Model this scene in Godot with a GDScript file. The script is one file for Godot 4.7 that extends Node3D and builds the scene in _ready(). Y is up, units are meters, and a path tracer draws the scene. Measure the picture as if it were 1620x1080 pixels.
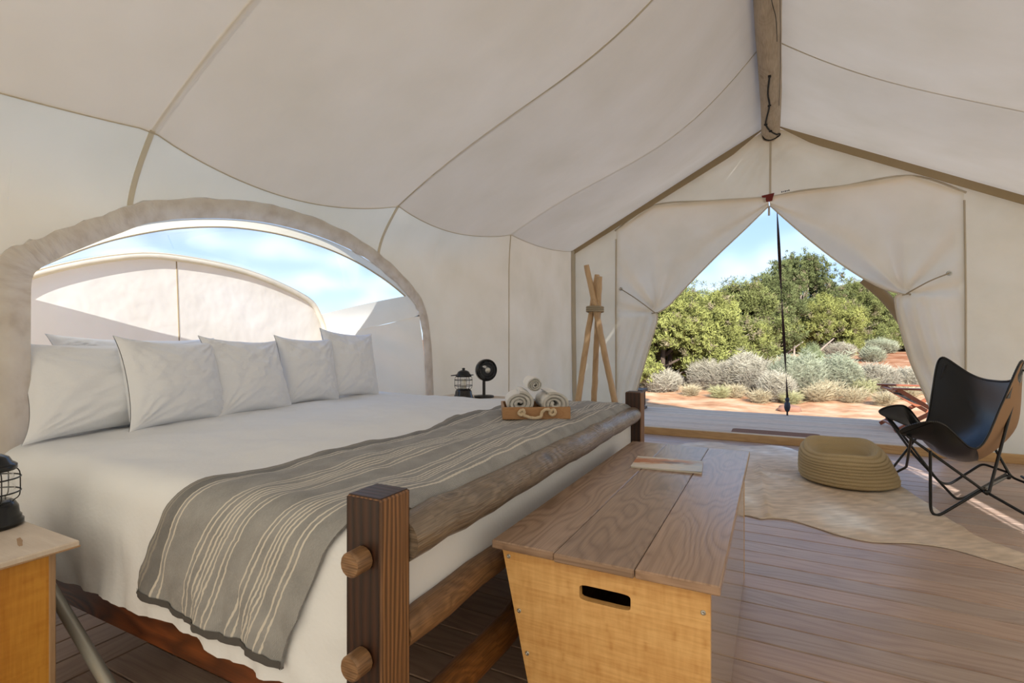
extends Node3D
# A canvas safari tent: bed in a bump-out alcove on the left, plank floor, door flaps tied back on a desert view.
# -z runs from the camera to the door, x to the right, y up, metres.

var M := {}
var rng := RandomNumberGenerator.new()
var nz := FastNoiseLite.new()

func _ready() -> void:
	rng.seed = 7
	setup_view()
	textures()
	ground()
	tent_shell()
	alcove()
	floor_and_deck()
	front_wall()
	ridge()
	bed()
	bedding()
	pillows()
	chest()
	nightstands()
	tray_and_towels()
	rug_and_pouf()
	butterfly_chair()
	tripod()
	deck_things()
	plants()

func setup_view() -> void:
	var cam := Camera3D.new()
	cam.name = "camera"
	add_child(cam)
	cam.position = Vector3(0, 1.075, 0)
	cam.rotation = Vector3(0, deg_to_rad(27.2), 0)
	cam.fov = 67.65
	cam.near = 0.05
	cam.far = 900.0
	cam.current = true
	var we := WorldEnvironment.new()
	we.name = "environment"
	var env := Environment.new()
	env.background_mode = Environment.BG_SKY
	env.tonemap_mode = Environment.TONE_MAPPER_LINEAR
	env.tonemap_exposure = 1.64
	env.sdfgi_enabled = true
	env.ssao_enabled = true
	env.ssil_enabled = true
	var sm := ProceduralSkyMaterial.new()
	sm.sky_top_color = Color(0.44, 0.60, 0.82)
	sm.sky_horizon_color = Color(0.74, 0.84, 0.93)
	sm.sky_curve = 0.16
	sm.ground_bottom_color = Color(0.42, 0.30, 0.22)
	sm.ground_horizon_color = Color(0.62, 0.55, 0.5)
	sm.sky_energy_multiplier = 1.04
	sm.sky_cover = cloud_cover()
	sm.sky_cover_modulate = Color(1, 1, 1, 1)
	sm.sun_angle_max = 5.0
	var sky := Sky.new()
	sky.sky_material = sm
	env.sky = sky
	we.environment = env
	add_child(we)
	var sun := DirectionalLight3D.new()
	sun.name = "sun"
	add_child(sun)
	sun.look_at_from_position(Vector3.ZERO, Vector3(-0.43, -0.56, -0.96), Vector3.UP)
	sun.light_energy = 2.0
	sun.light_color = Color(1.0, 0.995, 0.985)
	sun.light_angular_distance = 0.53
	sun.shadow_enabled = true

func cloud_cover() -> ImageTexture:
	var n := FastNoiseLite.new()
	n.seed = 5
	n.fractal_octaves = 5
	n.frequency = 1.0
	var w := 512
	var h := 256
	var b := PackedByteArray()
	b.resize(w * h * 4)
	for y in h:
		var el := (0.5 - (y + 0.5) / h) * PI
		for x in w:
			var az := (x + 0.5) / w * TAU
			var d := Vector3(cos(az) * cos(el), sin(el), sin(az) * cos(el))
			var k := 1.6 / (absf(d.y) + 0.25)
			var v := n.get_noise_3d(d.x * k * 1.6, d.y * 6.0, d.z * k * 1.6)
			var a := clampf((v + 0.12) * 2.2, 0.0, 1.0) * 0.8 if el > 0.0 else 0.0
			var i := (y * w + x) * 4
			b[i] = 190
			b[i + 1] = 180
			b[i + 2] = 168
			b[i + 3] = int(a * 150.0)
	return ImageTexture.create_from_image(Image.create_from_data(w, h, false, Image.FORMAT_RGBA8, b))

# ---------------------------------------------------------------- naming and node helpers
var taken := {}
func numbered(called: String) -> String:
	var k: int = taken.get(called, 0)
	taken[called] = k + 1
	return called if k == 0 else "%s_%03d" % [called, k]

func tag(o: Node3D, label: String, category: String, group := "", kind := "") -> Node3D:
	if label != "": o.set_meta("label", label)
	if category != "": o.set_meta("category", category)
	if group != "": o.set_meta("group", group)
	if kind != "": o.set_meta("kind", kind)
	return o

func thing(called: String, label: String, category: String, at := Vector3.ZERO, turn := 0.0, group := "") -> Node3D:
	var o := Node3D.new()
	o.name = numbered(called)
	add_child(o)
	o.position = at
	o.rotation.y = turn
	return tag(o, label, category, group)

func obj(called: String, s: SurfaceTool, m: Material, parent: Node3D = null) -> MeshInstance3D:
	s.generate_normals()
	s.index()
	return put(called, s.commit(), m, parent)

func put(called: String, mesh: Mesh, m: Material, parent: Node3D = null) -> MeshInstance3D:
	var o := MeshInstance3D.new()
	o.name = numbered(called) if parent == null else called
	o.mesh = mesh
	o.material_override = m
	if parent == null:
		add_child(o)
	else:
		parent.add_child(o, true)
	return o

func dup(o: Node3D, base: String, at: Vector3, turn: float, label := "", group := "") -> Node3D:
	var r: Node3D = o.duplicate()
	r.name = numbered(base)
	add_child(r)
	r.position = at
	r.rotation.y = turn
	if label != "": r.set_meta("label", label)
	if group != "": r.set_meta("group", group)
	return r

# ---------------------------------------------------------------- mesh helpers
func mb() -> SurfaceTool:
	var s := SurfaceTool.new()
	s.begin(Mesh.PRIMITIVE_TRIANGLES)
	return s

func vtx(s: SurfaceTool, p: Vector3, uv: Vector2) -> void:
	s.set_uv(uv)
	s.add_vertex(p)

func quad(s: SurfaceTool, a: Vector3, b: Vector3, c: Vector3, d: Vector3, ua: Vector2, ub: Vector2, uc: Vector2, ud: Vector2) -> void:
	# a b c d run counter-clockwise seen from the front
	vtx(s, a, ua); vtx(s, c, uc); vtx(s, b, ub)
	vtx(s, a, ua); vtx(s, d, ud); vtx(s, c, uc)

func poly(s: SurfaceTool, pts: Array, uvs: Array, centre: Vector3) -> void:
	# a flat convex face turned away from centre
	var n: Vector3 = (pts[1] - pts[0]).cross(pts[2] - pts[0])
	var mid := Vector3.ZERO
	for p in pts: mid += p
	mid /= pts.size()
	var ccw: bool = n.dot(mid - centre) > 0.0
	for i in range(1, pts.size() - 1):
		var j := i + 1 if ccw else i
		var k := i if ccw else i + 1
		vtx(s, pts[0], uvs[0]); vtx(s, pts[j], uvs[j]); vtx(s, pts[k], uvs[k])

func box(s: SurfaceTool, c: Vector3, size: Vector3, bev := 0.003, grain := 0, basis := Basis(), uvo := Vector2.ZERO) -> void:
	# a chamfered box; its texture runs along axis grain, in metres
	var h := size * 0.5
	bev = minf(bev, minf(h.x, minf(h.y, h.z)) * 0.9)
	s.set_smooth_group(-1)
	for a in 3:
		var b := (a + 1) % 3
		var d := (a + 2) % 3
		for sg in [-1.0, 1.0]:
			_face(s, c, h, bev, basis, grain, uvo, a, [[a, sg, b, -1, d, -1], [a, sg, b, 1, d, -1], [a, sg, b, 1, d, 1], [a, sg, b, -1, d, 1]])
			for sd in [-1.0, 1.0]:
				_face(s, c, h, bev, basis, grain, uvo, a, [[a, sg, b, sd, d, -1], [a, sg, b, sd, d, 1], [b, sd, a, sg, d, 1], [b, sd, a, sg, d, -1]])
	for x in [-1.0, 1.0]:
		for y in [-1.0, 1.0]:
			for z in [-1.0, 1.0]:
				_face(s, c, h, bev, basis, grain, uvo, 0, [[0, x, 1, y, 2, z], [1, y, 0, x, 2, z], [2, z, 0, x, 1, y]])

func _face(s: SurfaceTool, c: Vector3, h: Vector3, bev: float, basis: Basis, grain: int, uvo: Vector2, a: int, corners: Array) -> void:
	var pts := []
	var uvs := []
	for k in corners:
		var p := Vector3.ZERO
		p[k[0]] = h[k[0]] * k[1]
		p[k[2]] = (h[k[2]] - bev) * k[3]
		p[k[4]] = (h[k[4]] - bev) * k[5]
		pts.append(c + basis * p)
		var g := grain
		var o := (grain + 1) % 3
		if a == g:
			g = (a + 1) % 3
			o = (a + 2) % 3
		elif a == o:
			o = (grain + 2) % 3
		uvs.append(Vector2(p[g], p[o]) + uvo + Vector2(0, 0.37 * a))
	poly(s, pts, uvs, c)

func grid(s: SurfaceTool, nu: int, nv: int, f: Callable, us := 1.0, vs := 1.0, flip := false, smooth := true) -> void:
	# f(u, v) -> point; the front is the side that du x dv points to
	s.set_smooth_group(0 if smooth else -1)
	var p := PackedVector3Array()
	for j in nv + 1:
		for i in nu + 1:
			p.append(f.call(float(i) / nu, float(j) / nv))
	for j in nv:
		for i in nu:
			var k := j * (nu + 1) + i
			var u0 := float(i) / nu * us
			var u1 := float(i + 1) / nu * us
			var v0 := float(j) / nv * vs
			var v1 := float(j + 1) / nv * vs
			if flip:
				quad(s, p[k], p[k + nu + 1], p[k + nu + 2], p[k + 1], Vector2(u0, v0), Vector2(u0, v1), Vector2(u1, v1), Vector2(u1, v0))
			else:
				quad(s, p[k], p[k + 1], p[k + nu + 2], p[k + nu + 1], Vector2(u0, v0), Vector2(u1, v0), Vector2(u1, v1), Vector2(u0, v1))

func shell(s: SurfaceTool, nu: int, nv: int, f: Callable, thick: float, us := 1.0, vs := 1.0, flip := false) -> void:
	# a grid with thickness: f is its front, its back lies thick behind
	var sg := -1.0 if flip else 1.0
	var back := func(u: float, v: float) -> Vector3:
		return f.call(u, v) - normal_of(f, u, v) * sg * thick
	grid(s, nu, nv, f, us, vs, flip)
	s.set_smooth_group(1)
	var t := mb()
	grid(s, nu, nv, back, us, vs, not flip)
	var rim := []
	for i in nu: rim.append(Vector2(float(i) / nu, 0))
	for j in nv: rim.append(Vector2(1, float(j) / nv))
	for i in nu: rim.append(Vector2(1.0 - float(i) / nu, 1))
	for j in nv: rim.append(Vector2(0, 1.0 - float(j) / nv))
	s.set_smooth_group(2)
	for i in rim.size():
		var a: Vector2 = rim[i]
		var b: Vector2 = rim[(i + 1) % rim.size()]
		var pa: Vector3 = f.call(a.x, a.y)
		var pb: Vector3 = f.call(b.x, b.y)
		var qa: Vector3 = back.call(a.x, a.y)
		var qb: Vector3 = back.call(b.x, b.y)
		var ua := Vector2(a.x * us, a.y * vs)
		var ub := Vector2(b.x * us, b.y * vs)
		if flip: quad(s, pa, pb, qb, qa, ua, ub, ub, ua)
		else: quad(s, pb, pa, qa, qb, ub, ua, ua, ub)

func normal_of(f: Callable, u: float, v: float) -> Vector3:
	var e := 0.01
	var du: Vector3 = f.call(minf(u + e, 1), v) - f.call(maxf(u - e, 0), v)
	var dv: Vector3 = f.call(u, minf(v + e, 1)) - f.call(u, maxf(v - e, 0))
	return du.cross(dv).normalized()

func tube(s: SurfaceTool, pts: Array, r, sides := 10, caps := true, flat := 1.0) -> void:
	# a round bar along pts; r is one radius or one for each point
	var n := pts.size()
	var rings := []
	var up := Vector3.UP
	var t0: Vector3 = (pts[1] - pts[0]).normalized()
	if absf(t0.dot(up)) > 0.9: up = Vector3.RIGHT
	var x := t0.cross(up).normalized()
	var along := 0.0
	var lens := []
	for i in n:
		var t: Vector3
		if i == 0: t = pts[1] - pts[0]
		elif i == n - 1: t = pts[i] - pts[i - 1]
		else: t = (pts[i + 1] - pts[i]).normalized() + (pts[i] - pts[i - 1]).normalized()
		t = t.normalized()
		x = (x - t * x.dot(t)).normalized()
		var y := t.cross(x)
		var rr: float = r[i] if r is Array else r
		var ring := []
		for k in sides:
			var a := TAU * k / sides
			ring.append(pts[i] + (x * cos(a) + y * sin(a) * flat) * rr)
		rings.append(ring)
		if i > 0: along += pts[i].distance_to(pts[i - 1])
		lens.append(along)
	s.set_smooth_group(0)
	for i in n - 1:
		var r0: float = r[i] if r is Array else r
		for k in sides:
			var k2 := (k + 1) % sides
			var v0 := TAU * r0 * k / sides
			var v1 := TAU * r0 * (k + 1) / sides
			quad(s, rings[i][k], rings[i][k2], rings[i + 1][k2], rings[i + 1][k], Vector2(lens[i], v0), Vector2(lens[i], v1), Vector2(lens[i + 1], v1), Vector2(lens[i + 1], v0))
	if caps:
		s.set_smooth_group(-1)
		for e in [0, n - 1]:
			var uv := []
			for k in sides:
				var rr: float = r[e] if r is Array else r
				uv.append(Vector2(cos(TAU * k / sides), sin(TAU * k / sides)) * rr + Vector2(0.5, 0.1))
			poly(s, rings[e], uv, pts[1] if e == 0 else pts[n - 2])

func lathe(s: SurfaceTool, prof: Array, at: Vector3, segs := 24, basis := Basis(), smooth := true) -> void:
	# prof: (radius, height) from the bottom up
	var f := func(u: float, v: float) -> Vector3:
		var k := int(round(v * (prof.size() - 1)))
		var a := -u * TAU
		return at + basis * Vector3(prof[k].x * cos(a), prof[k].y, prof[k].x * sin(a))
	grid(s, segs, prof.size() - 1, f, 1.0, 1.0, false, smooth)

func spline(pts: Array, n: int) -> Array:
	# a smooth curve through pts, n steps between each two
	var out := []
	for i in pts.size() - 1:
		var p0 = pts[maxi(i - 1, 0)]
		var p3 = pts[mini(i + 2, pts.size() - 1)]
		for k in n:
			out.append(pts[i].cubic_interpolate(pts[i + 1], p0, p3, float(k) / n))
	out.append(pts[-1])
	return out

func along(pts: Array, t: float):
	# the point a share t of the way along pts, by length
	var total := 0.0
	for i in pts.size() - 1: total += pts[i].distance_to(pts[i + 1])
	var left := clampf(t, 0, 1) * total
	for i in pts.size() - 1:
		var l: float = pts[i].distance_to(pts[i + 1])
		if left <= l or i == pts.size() - 2:
			return pts[i].lerp(pts[i + 1], left / maxf(l, 1e-6))
		left -= l
	return pts[-1]

func look(prof: Array, x: float) -> float:
	# piecewise linear y(x) through prof of Vector2, sorted by x
	if x <= prof[0].x: return prof[0].y
	for i in prof.size() - 1:
		if x <= prof[i + 1].x:
			return lerpf(prof[i].y, prof[i + 1].y, (x - prof[i].x) / (prof[i + 1].x - prof[i].x))
	return prof[-1].y

func ribbon(s: SurfaceTool, pts: Array, width: float, out: Callable, lift := 0.004) -> void:
	# a flat tape along pts, lifted off its surface; out(p) gives its outward direction
	s.set_smooth_group(-1)
	var run := 0.0
	for i in pts.size() - 1:
		var a: Vector3 = pts[i]
		var b: Vector3 = pts[i + 1]
		var t := (b - a).normalized()
		var o: Vector3 = out.call(a)
		var w := t.cross(o).normalized() * width * 0.5
		var l := o * lift
		var n := run + a.distance_to(b)
		var c := (a + b) * 0.5
		poly(s, [a - w + l, a + w + l, b + w + l, b - w + l], [Vector2(run, 0), Vector2(run, width), Vector2(n, width), Vector2(n, 0)], c)
		poly(s, [a - w + l, b - w + l, b - w, a - w], [Vector2(run, 0), Vector2(n, 0), Vector2(n, 0), Vector2(run, 0)], c)
		poly(s, [a + w + l, b + w + l, b + w, a + w], [Vector2(run, 0), Vector2(n, 0), Vector2(n, 0), Vector2(run, 0)], c)
		run = n

func rope(s: SurfaceTool, path: Array, r: float, turns: float) -> void:
	# three strands laid round each other
	for k in 3:
		var pts := []
		for i in path.size():
			var t: Vector3 = (path[mini(i + 1, path.size() - 1)] - path[maxi(i - 1, 0)]).normalized()
			var x := t.cross(Vector3.UP if absf(t.y) < 0.9 else Vector3.RIGHT).normalized()
			var y := t.cross(x)
			var a := TAU * (turns * i / (path.size() - 1.0) + k / 3.0)
			pts.append(path[i] + (x * cos(a) + y * sin(a)) * r * 0.5)
		tube(s, pts, r * 0.56, 7)

func hash1(i: int) -> float:
	return fposmod(sin(i * 12.9898) * 43758.5453, 1.0)

# ---------------------------------------------------------------- textures and materials
func mat(called: String, c: Color, rough := 0.8, tex: Texture2D = null, scale := Vector2.ONE, bump: Texture2D = null, bump_cm := 0.1) -> StandardMaterial3D:
	var m := StandardMaterial3D.new()
	m.resource_name = called
	m.albedo_color = c
	m.roughness = rough
	m.metallic_specular = 0.5
	m.uv1_scale = Vector3(scale.x, scale.y, 1)
	if tex: m.albedo_texture = tex
	if bump:
		m.heightmap_enabled = true
		m.heightmap_texture = bump
		m.heightmap_scale = bump_cm
	M[called] = m
	return m

func noise_tex(seed_: int, freq: float, oct: int, ramp: Array, size := 512) -> NoiseTexture2D:
	var n := FastNoiseLite.new()
	n.seed = seed_
	n.frequency = freq
	n.fractal_octaves = oct
	var t := NoiseTexture2D.new()
	t.width = size
	t.height = size
	t.seamless = true
	t.noise = n
	if ramp.size():
		var g := Gradient.new()
		var offs := PackedFloat32Array()
		var cols := PackedColorArray()
		for k in ramp:
			offs.append(k[0])
			cols.append(k[1])
		g.offsets = offs
		g.colors = cols
		t.color_ramp = g
	return t

func picture(w: int, h: int, f: Callable) -> ImageTexture:
	var b := PackedByteArray()
	b.resize(w * h * 3)
	var i := 0
	for y in h:
		for x in w:
			var c: Color = f.call(float(x) / w, float(y) / h)
			b[i] = int(clampf(c.r, 0, 1) * 255)
			b[i + 1] = int(clampf(c.g, 0, 1) * 255)
			b[i + 2] = int(clampf(c.b, 0, 1) * 255)
			i += 3
	return ImageTexture.create_from_image(Image.create_from_data(w, h, false, Image.FORMAT_RGB8, b))

func wood(seed_: int, w: int, h: int, light: Color, dark: Color, rings: float, fibre: float, knots: int, sharp := 1.0, warp := 0.5) -> Array:
	# grain along u, tiled both ways; returns [colour, height]
	var a := FastNoiseLite.new()
	a.seed = seed_
	a.frequency = 1.0
	a.fractal_octaves = 3
	var f := FastNoiseLite.new()
	f.seed = seed_ + 9
	f.frequency = 1.0
	f.fractal_octaves = 2
	var r := RandomNumberGenerator.new()
	r.seed = seed_
	var kn := []
	for k in knots: kn.append([r.randf(), r.randf(), r.randf_range(0.008, 0.02)])
	var asp := float(w) / h
	var over := w / 8
	var overv := h / 8
	var vals := PackedFloat32Array()
	var W := w + over
	var H := h + overv
	vals.resize(W * H)
	for y in H:
		var v := float(y) / h
		for x in W:
			var u := float(x) / w
			var q := v * rings + a.get_noise_2d(u * 1.6 * asp / 2.0, v * 2.2) * warp * rings
			var dk := 0.0
			for k in kn:
				var du: float = (u - k[0]) * asp * 0.45
				var dv: float = v - k[1]
				var d2: float = (du * du + dv * dv) / k[2]
				if d2 < 6.0:
					q += exp(-d2) * 3.2
					dk = maxf(dk, exp(-d2 * 14.0))
			var s := absf(fposmod(q, 1.0) - 0.5) * 2.0
			s = pow(s, sharp)
			var fb := f.get_noise_2d(u * 5.0 * asp / 2.0, v * 90.0) * 0.5 + 0.5
			vals[y * W + x] = clampf(s * (1.0 - fibre) + fb * fibre + dk * 0.8, 0, 1)
	var bc := PackedByteArray()
	bc.resize(w * h * 3)
	var bh := PackedByteArray()
	bh.resize(w * h)
	for y in h:
		var ty := float(y) / overv
		for x in w:
			var t := vals[y * W + x]
			if x < over: t = lerpf(vals[y * W + x + w], t, float(x) / over)
			if y < overv: t = lerpf(vals[(y + h) * W + x], t, ty)
			var c := light.lerp(dark, t)
			var i := y * w + x
			bc[i * 3] = int(c.r * 255)
			bc[i * 3 + 1] = int(c.g * 255)
			bc[i * 3 + 2] = int(c.b * 255)
			bh[i] = int((1.0 - t) * 255)
	return [ImageTexture.create_from_image(Image.create_from_data(w, h, false, Image.FORMAT_RGB8, bc)), ImageTexture.create_from_image(Image.create_from_data(w, h, false, Image.FORMAT_L8, bh))]

func duck(called: String, tint: Color, through: float, ctex: Texture2D, cb: Texture2D, glow := Color(1, 0.99, 0.965)) -> void:
	var m := mat(called, tint, 0.9, ctex, Vector2(0.45, 0.45), cb, 0.5)
	m.uv1_triplanar = true
	m.uv1_world_triplanar = true
	m.uv1_scale = Vector3(0.45, 0.45, 0.45)
	m.metallic_specular = 0.2
	m.cull_mode = BaseMaterial3D.CULL_DISABLED
	m.backlight_enabled = true
	m.backlight = glow * through

func textures() -> void:
	nz.seed = 3
	nz.frequency = 1.0
	nz.fractal_octaves = 3
	# canvas: pale cotton duck, a little uneven, that lets light through
	var ctex := noise_tex(11, 0.006, 4, [[0.0, Color(0.87, 0.85, 0.80)], [0.5, Color(0.905, 0.885, 0.845)], [1.0, Color(0.925, 0.91, 0.88)]], 512)
	var cb := noise_tex(12, 0.02, 3, [], 512)
	duck("canvas", Color(1, 0.995, 0.965), 0.9, ctex, cb, Color(1, 0.985, 0.94))
	duck("roof", Color(0.97, 0.96, 0.955), 0.54, ctex, cb, Color(1, 0.985, 0.965))
	duck("flap", Color(1, 0.99, 0.965), 0.95, ctex, cb, Color(1, 0.985, 0.95))
	duck("alcove", Color(1.03, 1.03, 1.03), 1.0, ctex, cb, Color(1, 0.965, 0.89))
	duck("tape", Color(0.9, 0.875, 0.83), 0.7, ctex, cb)
	duck("seam", Color(0.93, 0.91, 0.87), 0.9, ctex, cb)
	duck("valance", Color(0.72, 0.65, 0.54), 0.45, ctex, cb)
	var stain := noise_tex(17, 0.012, 5, [[0.0, Color(0.83, 0.80, 0.77)], [0.4, Color(0.895, 0.875, 0.855)], [1.0, Color(0.93, 0.92, 0.905)]], 512)
	var web := mat("webbing", Color(1, 1, 1), 0.9, stain, Vector2(1.2, 1.2), cb, 0.4)
	web.backlight_enabled = true
	web.backlight = Color(1, 0.99, 0.97)
	# woods
	var w := wood(21, 1024, 512, Color(0.745, 0.66, 0.605), Color(0.60, 0.505, 0.45), 5.0, 0.6, 2, 1.6)
	for k in 5:
		var tint: Color = [Color(1, 1, 1), Color(0.97, 0.965, 0.965), Color(1.02, 1.0, 0.98), Color(0.96, 0.97, 0.975), Color(0.985, 0.97, 0.95)][k]
		mat("plank%d" % k, tint, 0.36, w[0], Vector2(0.5, 2.0), w[1], 0.05)
	w = wood(22, 1024, 256, Color(0.86, 0.77, 0.68), Color(0.70, 0.61, 0.53), 4.0, 0.75, 1, 1.2)
	for k in 3:
		mat("deck%d" % k, [Color(1.03, 0.98, 0.92), Color(0.98, 0.93, 0.88), Color(1.04, 0.97, 0.90)][k], 0.85, w[0], Vector2(0.5, 2.0), w[1], 0.15)
	w = wood(23, 512, 256, Color(0.61, 0.44, 0.29), Color(0.26, 0.17, 0.105), 24.0, 0.25, 0, 1.3, 0.03)
	mat("post", Color(1, 1, 1), 0.5, w[0], Vector2(0.9, 3.6), w[1], 0.12)
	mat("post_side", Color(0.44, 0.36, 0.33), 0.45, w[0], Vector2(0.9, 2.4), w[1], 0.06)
	w = wood(24, 1024, 256, Color(0.50, 0.27, 0.13), Color(0.22, 0.105, 0.05), 3.5, 0.4, 3, 1.3)
	mat("rail", Color(1, 1, 1), 0.4, w[0], Vector2(0.5, 2.5), w[1], 0.05)
	w = wood(25, 1024, 512, Color(0.67, 0.565, 0.485), Color(0.50, 0.405, 0.335), 9.0, 0.5, 4, 2.0, 0.5)
	for k in 3:
		mat("chest_top%d" % k, [Color(1, 1, 1), Color(0.95, 0.95, 0.95), Color(1.04, 1.03, 1.02)][k], 0.24, w[0], Vector2(0.62, 1.9), w[1], 0.03)
	w = wood(26, 1024, 256, Color(0.63, 0.555, 0.475), Color(0.33, 0.275, 0.225), 3.0, 0.7, 6, 1.2, 0.8)
	mat("log_grey", Color(0.96, 0.98, 1.0), 0.3, w[0], Vector2(0.9, 3.0), w[1], 0.3)
	mat("log_brown", Color(0.98, 0.85, 0.70), 0.5, w[0], Vector2(0.9, 3.0), w[1], 0.2)
	mat("log_amber", Color(0.95, 0.72, 0.45), 0.42, w[0], Vector2(0.8, 3.0), w[1], 0.15)
	w = [bamboo_print()]
	mat("bamboo", Color(1, 1, 1), 0.4, w[0], Vector2(1.6, 1.6))
	mat("bamboo_edge", Color(1.0, 0.95, 0.8), 0.5, w[0], Vector2(2, 2))
	mat("orange_ply", Color(0.90, 0.80, 0.50), 0.42, w[0], Vector2(1.4, 1.4))
	w = wood(28, 512, 256, Color(0.82, 0.77, 0.71), Color(0.75, 0.69, 0.63), 3.0, 0.5, 1, 1.0)
	mat("pale_ply", Color(1, 1, 1), 0.5, w[0], Vector2(1.5, 3))
	mat("ply_edge", Color(0.82, 0.72, 0.6), 0.6, w[0], Vector2(1.5, 20))
	w = wood(29, 512, 128, Color(0.83, 0.72, 0.57), Color(0.69, 0.56, 0.42), 1.5, 0.6, 7, 1.4)
	mat("pole", Color(1, 1, 1), 0.55, w[0], Vector2(0.9, 4.0), w[1], 0.1)
	var rw := wood(30, 512, 128, Color(0.80, 0.74, 0.66), Color(0.62, 0.55, 0.47), 1.5, 0.7, 3, 1.4)
	mat("ridge_wood", Color(1, 1, 1), 0.8, rw[0], Vector2(0.7, 1.6), w[1], 0.3)
	mat("sill", Color(1.0, 0.97, 0.9), 0.6, w[0], Vector2(0.6, 5.0), w[1], 0.1)
	mat("tray_wood", Color(0.78, 0.69, 0.6), 0.5, w[0], Vector2(2.5, 8.0))
	mat("red_wood", Color(0.74, 0.5, 0.42), 0.4, w[0], Vector2(1.5, 6.0))
	mat("dark_wood", Color(0.35, 0.28, 0.24), 0.6, w[0], Vector2(1.0, 3.0))
	mat("subfloor", Color(0.07, 0.05, 0.04), 0.9)
	# fabrics
	var linb := noise_tex(31, 0.05, 3, [], 512)
	var lin := mat("linen", Color(0.865, 0.877, 0.895), 0.9, null, Vector2(2, 2), linb, 0.04)
	lin.rim_enabled = true
	lin.rim = 0.15
	var pil := mat("pillow", Color(0.87, 0.882, 0.905), 0.9, null, Vector2(1.5, 1.5), linb, 0.05)
	pil.rim_enabled = true
	pil.rim = 0.15
	mat("mattress", Color(0.88, 0.88, 0.87), 0.9, null, Vector2(2, 2), linb, 0.1)
	mat("blanket", Color(1, 1, 1), 0.95, blanket_print(), Vector2(1, 1), noise_tex(32, 0.35, 2, [], 256), 0.08)
	mat("blanket_hem", Color(0.3, 0.29, 0.285), 0.95)
	var tb := noise_tex(33, 0.25, 2, [], 256)
	mat("terry", Color(0.92, 0.915, 0.905), 1.0, null, Vector2(3, 3), tb, 0.35)
	mat("rope", Color(0.76, 0.69, 0.59), 0.95)
	var jute := noise_tex(34, 0.09, 3, [[0.0, Color(0.50, 0.41, 0.27)], [0.42, Color(0.76, 0.67, 0.50)], [0.6, Color(0.86, 0.78, 0.62)], [1.0, Color(0.93, 0.87, 0.75)]], 256)
	mat("jute", Color(1, 1, 1), 0.95, jute, Vector2(14, 9), jute, 0.9)
	mat("hide", Color(1, 1, 1), 0.85, hide_print(), Vector2(1, 1), linb, 0.15)
	# leather, metal, glass
	mat("leather", Color(0.02, 0.018, 0.018), 0.22, null, Vector2(12, 12), noise_tex(35, 0.12, 2, [], 256), 0.03)
	mat("suede", Color(0.60, 0.47, 0.35), 0.9)
	mat("stitch", Color(0.30, 0.28, 0.25), 0.6)
	mat("black_metal", Color(0.02, 0.021, 0.023), 0.32)
	mat("black_gloss", Color(0.018, 0.022, 0.028), 0.18)
	var steel := mat("steel", Color(0.72, 0.72, 0.7), 0.35)
	steel.metallic = 0.85
	mat("tube", Color(0.66, 0.66, 0.63), 0.35).metallic = 0.4
	mat("fan_black", Color(0.03, 0.03, 0.032), 0.4)
	mat("fan_grey", Color(0.32, 0.33, 0.35), 0.4)
	var gl := mat("glass", Color(1, 1, 1, 0.06), 0.03)
	gl.transparency = BaseMaterial3D.TRANSPARENCY_ALPHA
	var vin := mat("vinyl", Color(1, 1, 1, 0.05), 0.02)
	vin.transparency = BaseMaterial3D.TRANSPARENCY_ALPHA
	vin.metallic_specular = 0.35
	mat("white_plastic", Color(0.85, 0.84, 0.8), 0.4)
	mat("lacquer", Color(0.62, 0.56, 0.50), 0.1)
	mat("dark", Color(0.03, 0.028, 0.026), 0.7)
	mat("strap", Color(0.16, 0.085, 0.05), 0.8)
	mat("red_strap", Color(0.42, 0.09, 0.04), 0.7)
	mat("cord", Color(0.62, 0.57, 0.48), 0.9)
	mat("slate", Color(0.16, 0.17, 0.2), 0.5)
	mat("coir", Color(0.62, 0.45, 0.38), 1.0, jute, Vector2(6, 6), jute, 0.4)
	mat("print", Color(1, 1, 1), 0.35, cover_print(), Vector2(1, 1))
	mat("paper", Color(0.82, 0.8, 0.77), 0.8)
	# outdoors
	var soil := noise_tex(41, 0.01, 6, [[0.0, Color(0.60, 0.42, 0.30)], [0.35, Color(0.72, 0.54, 0.40)], [0.6, Color(0.78, 0.62, 0.48)], [1.0, Color(0.84, 0.72, 0.60)]], 1024)
	var sm := mat("soil", Color(1, 1, 1), 1.0, soil, Vector2(1, 1), noise_tex(42, 0.03, 5, [], 512), 3.0)
	sm.uv1_triplanar = true
	sm.uv1_world_triplanar = true
	sm.uv1_scale = Vector3(0.12, 0.12, 0.12)
	sm.metallic_specular = 0.1
	sm.vertex_color_use_as_albedo = true
	mat("bark", Color(0.36, 0.30, 0.25), 0.95)
	mat("dead_wood", Color(0.62, 0.56, 0.5), 0.95)
	for k in ["leaf", "sage", "straw"]:
		var m := mat(k, Color(1, 1, 1), 0.9)
		m.vertex_color_use_as_albedo = true
		m.cull_mode = BaseMaterial3D.CULL_DISABLED
		m.metallic_specular = 0.15
		m.backlight_enabled = true
		m.backlight = Color(0.5, 0.5, 0.5)
	mat("stone", Color(0.55, 0.40, 0.32), 0.95)

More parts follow.
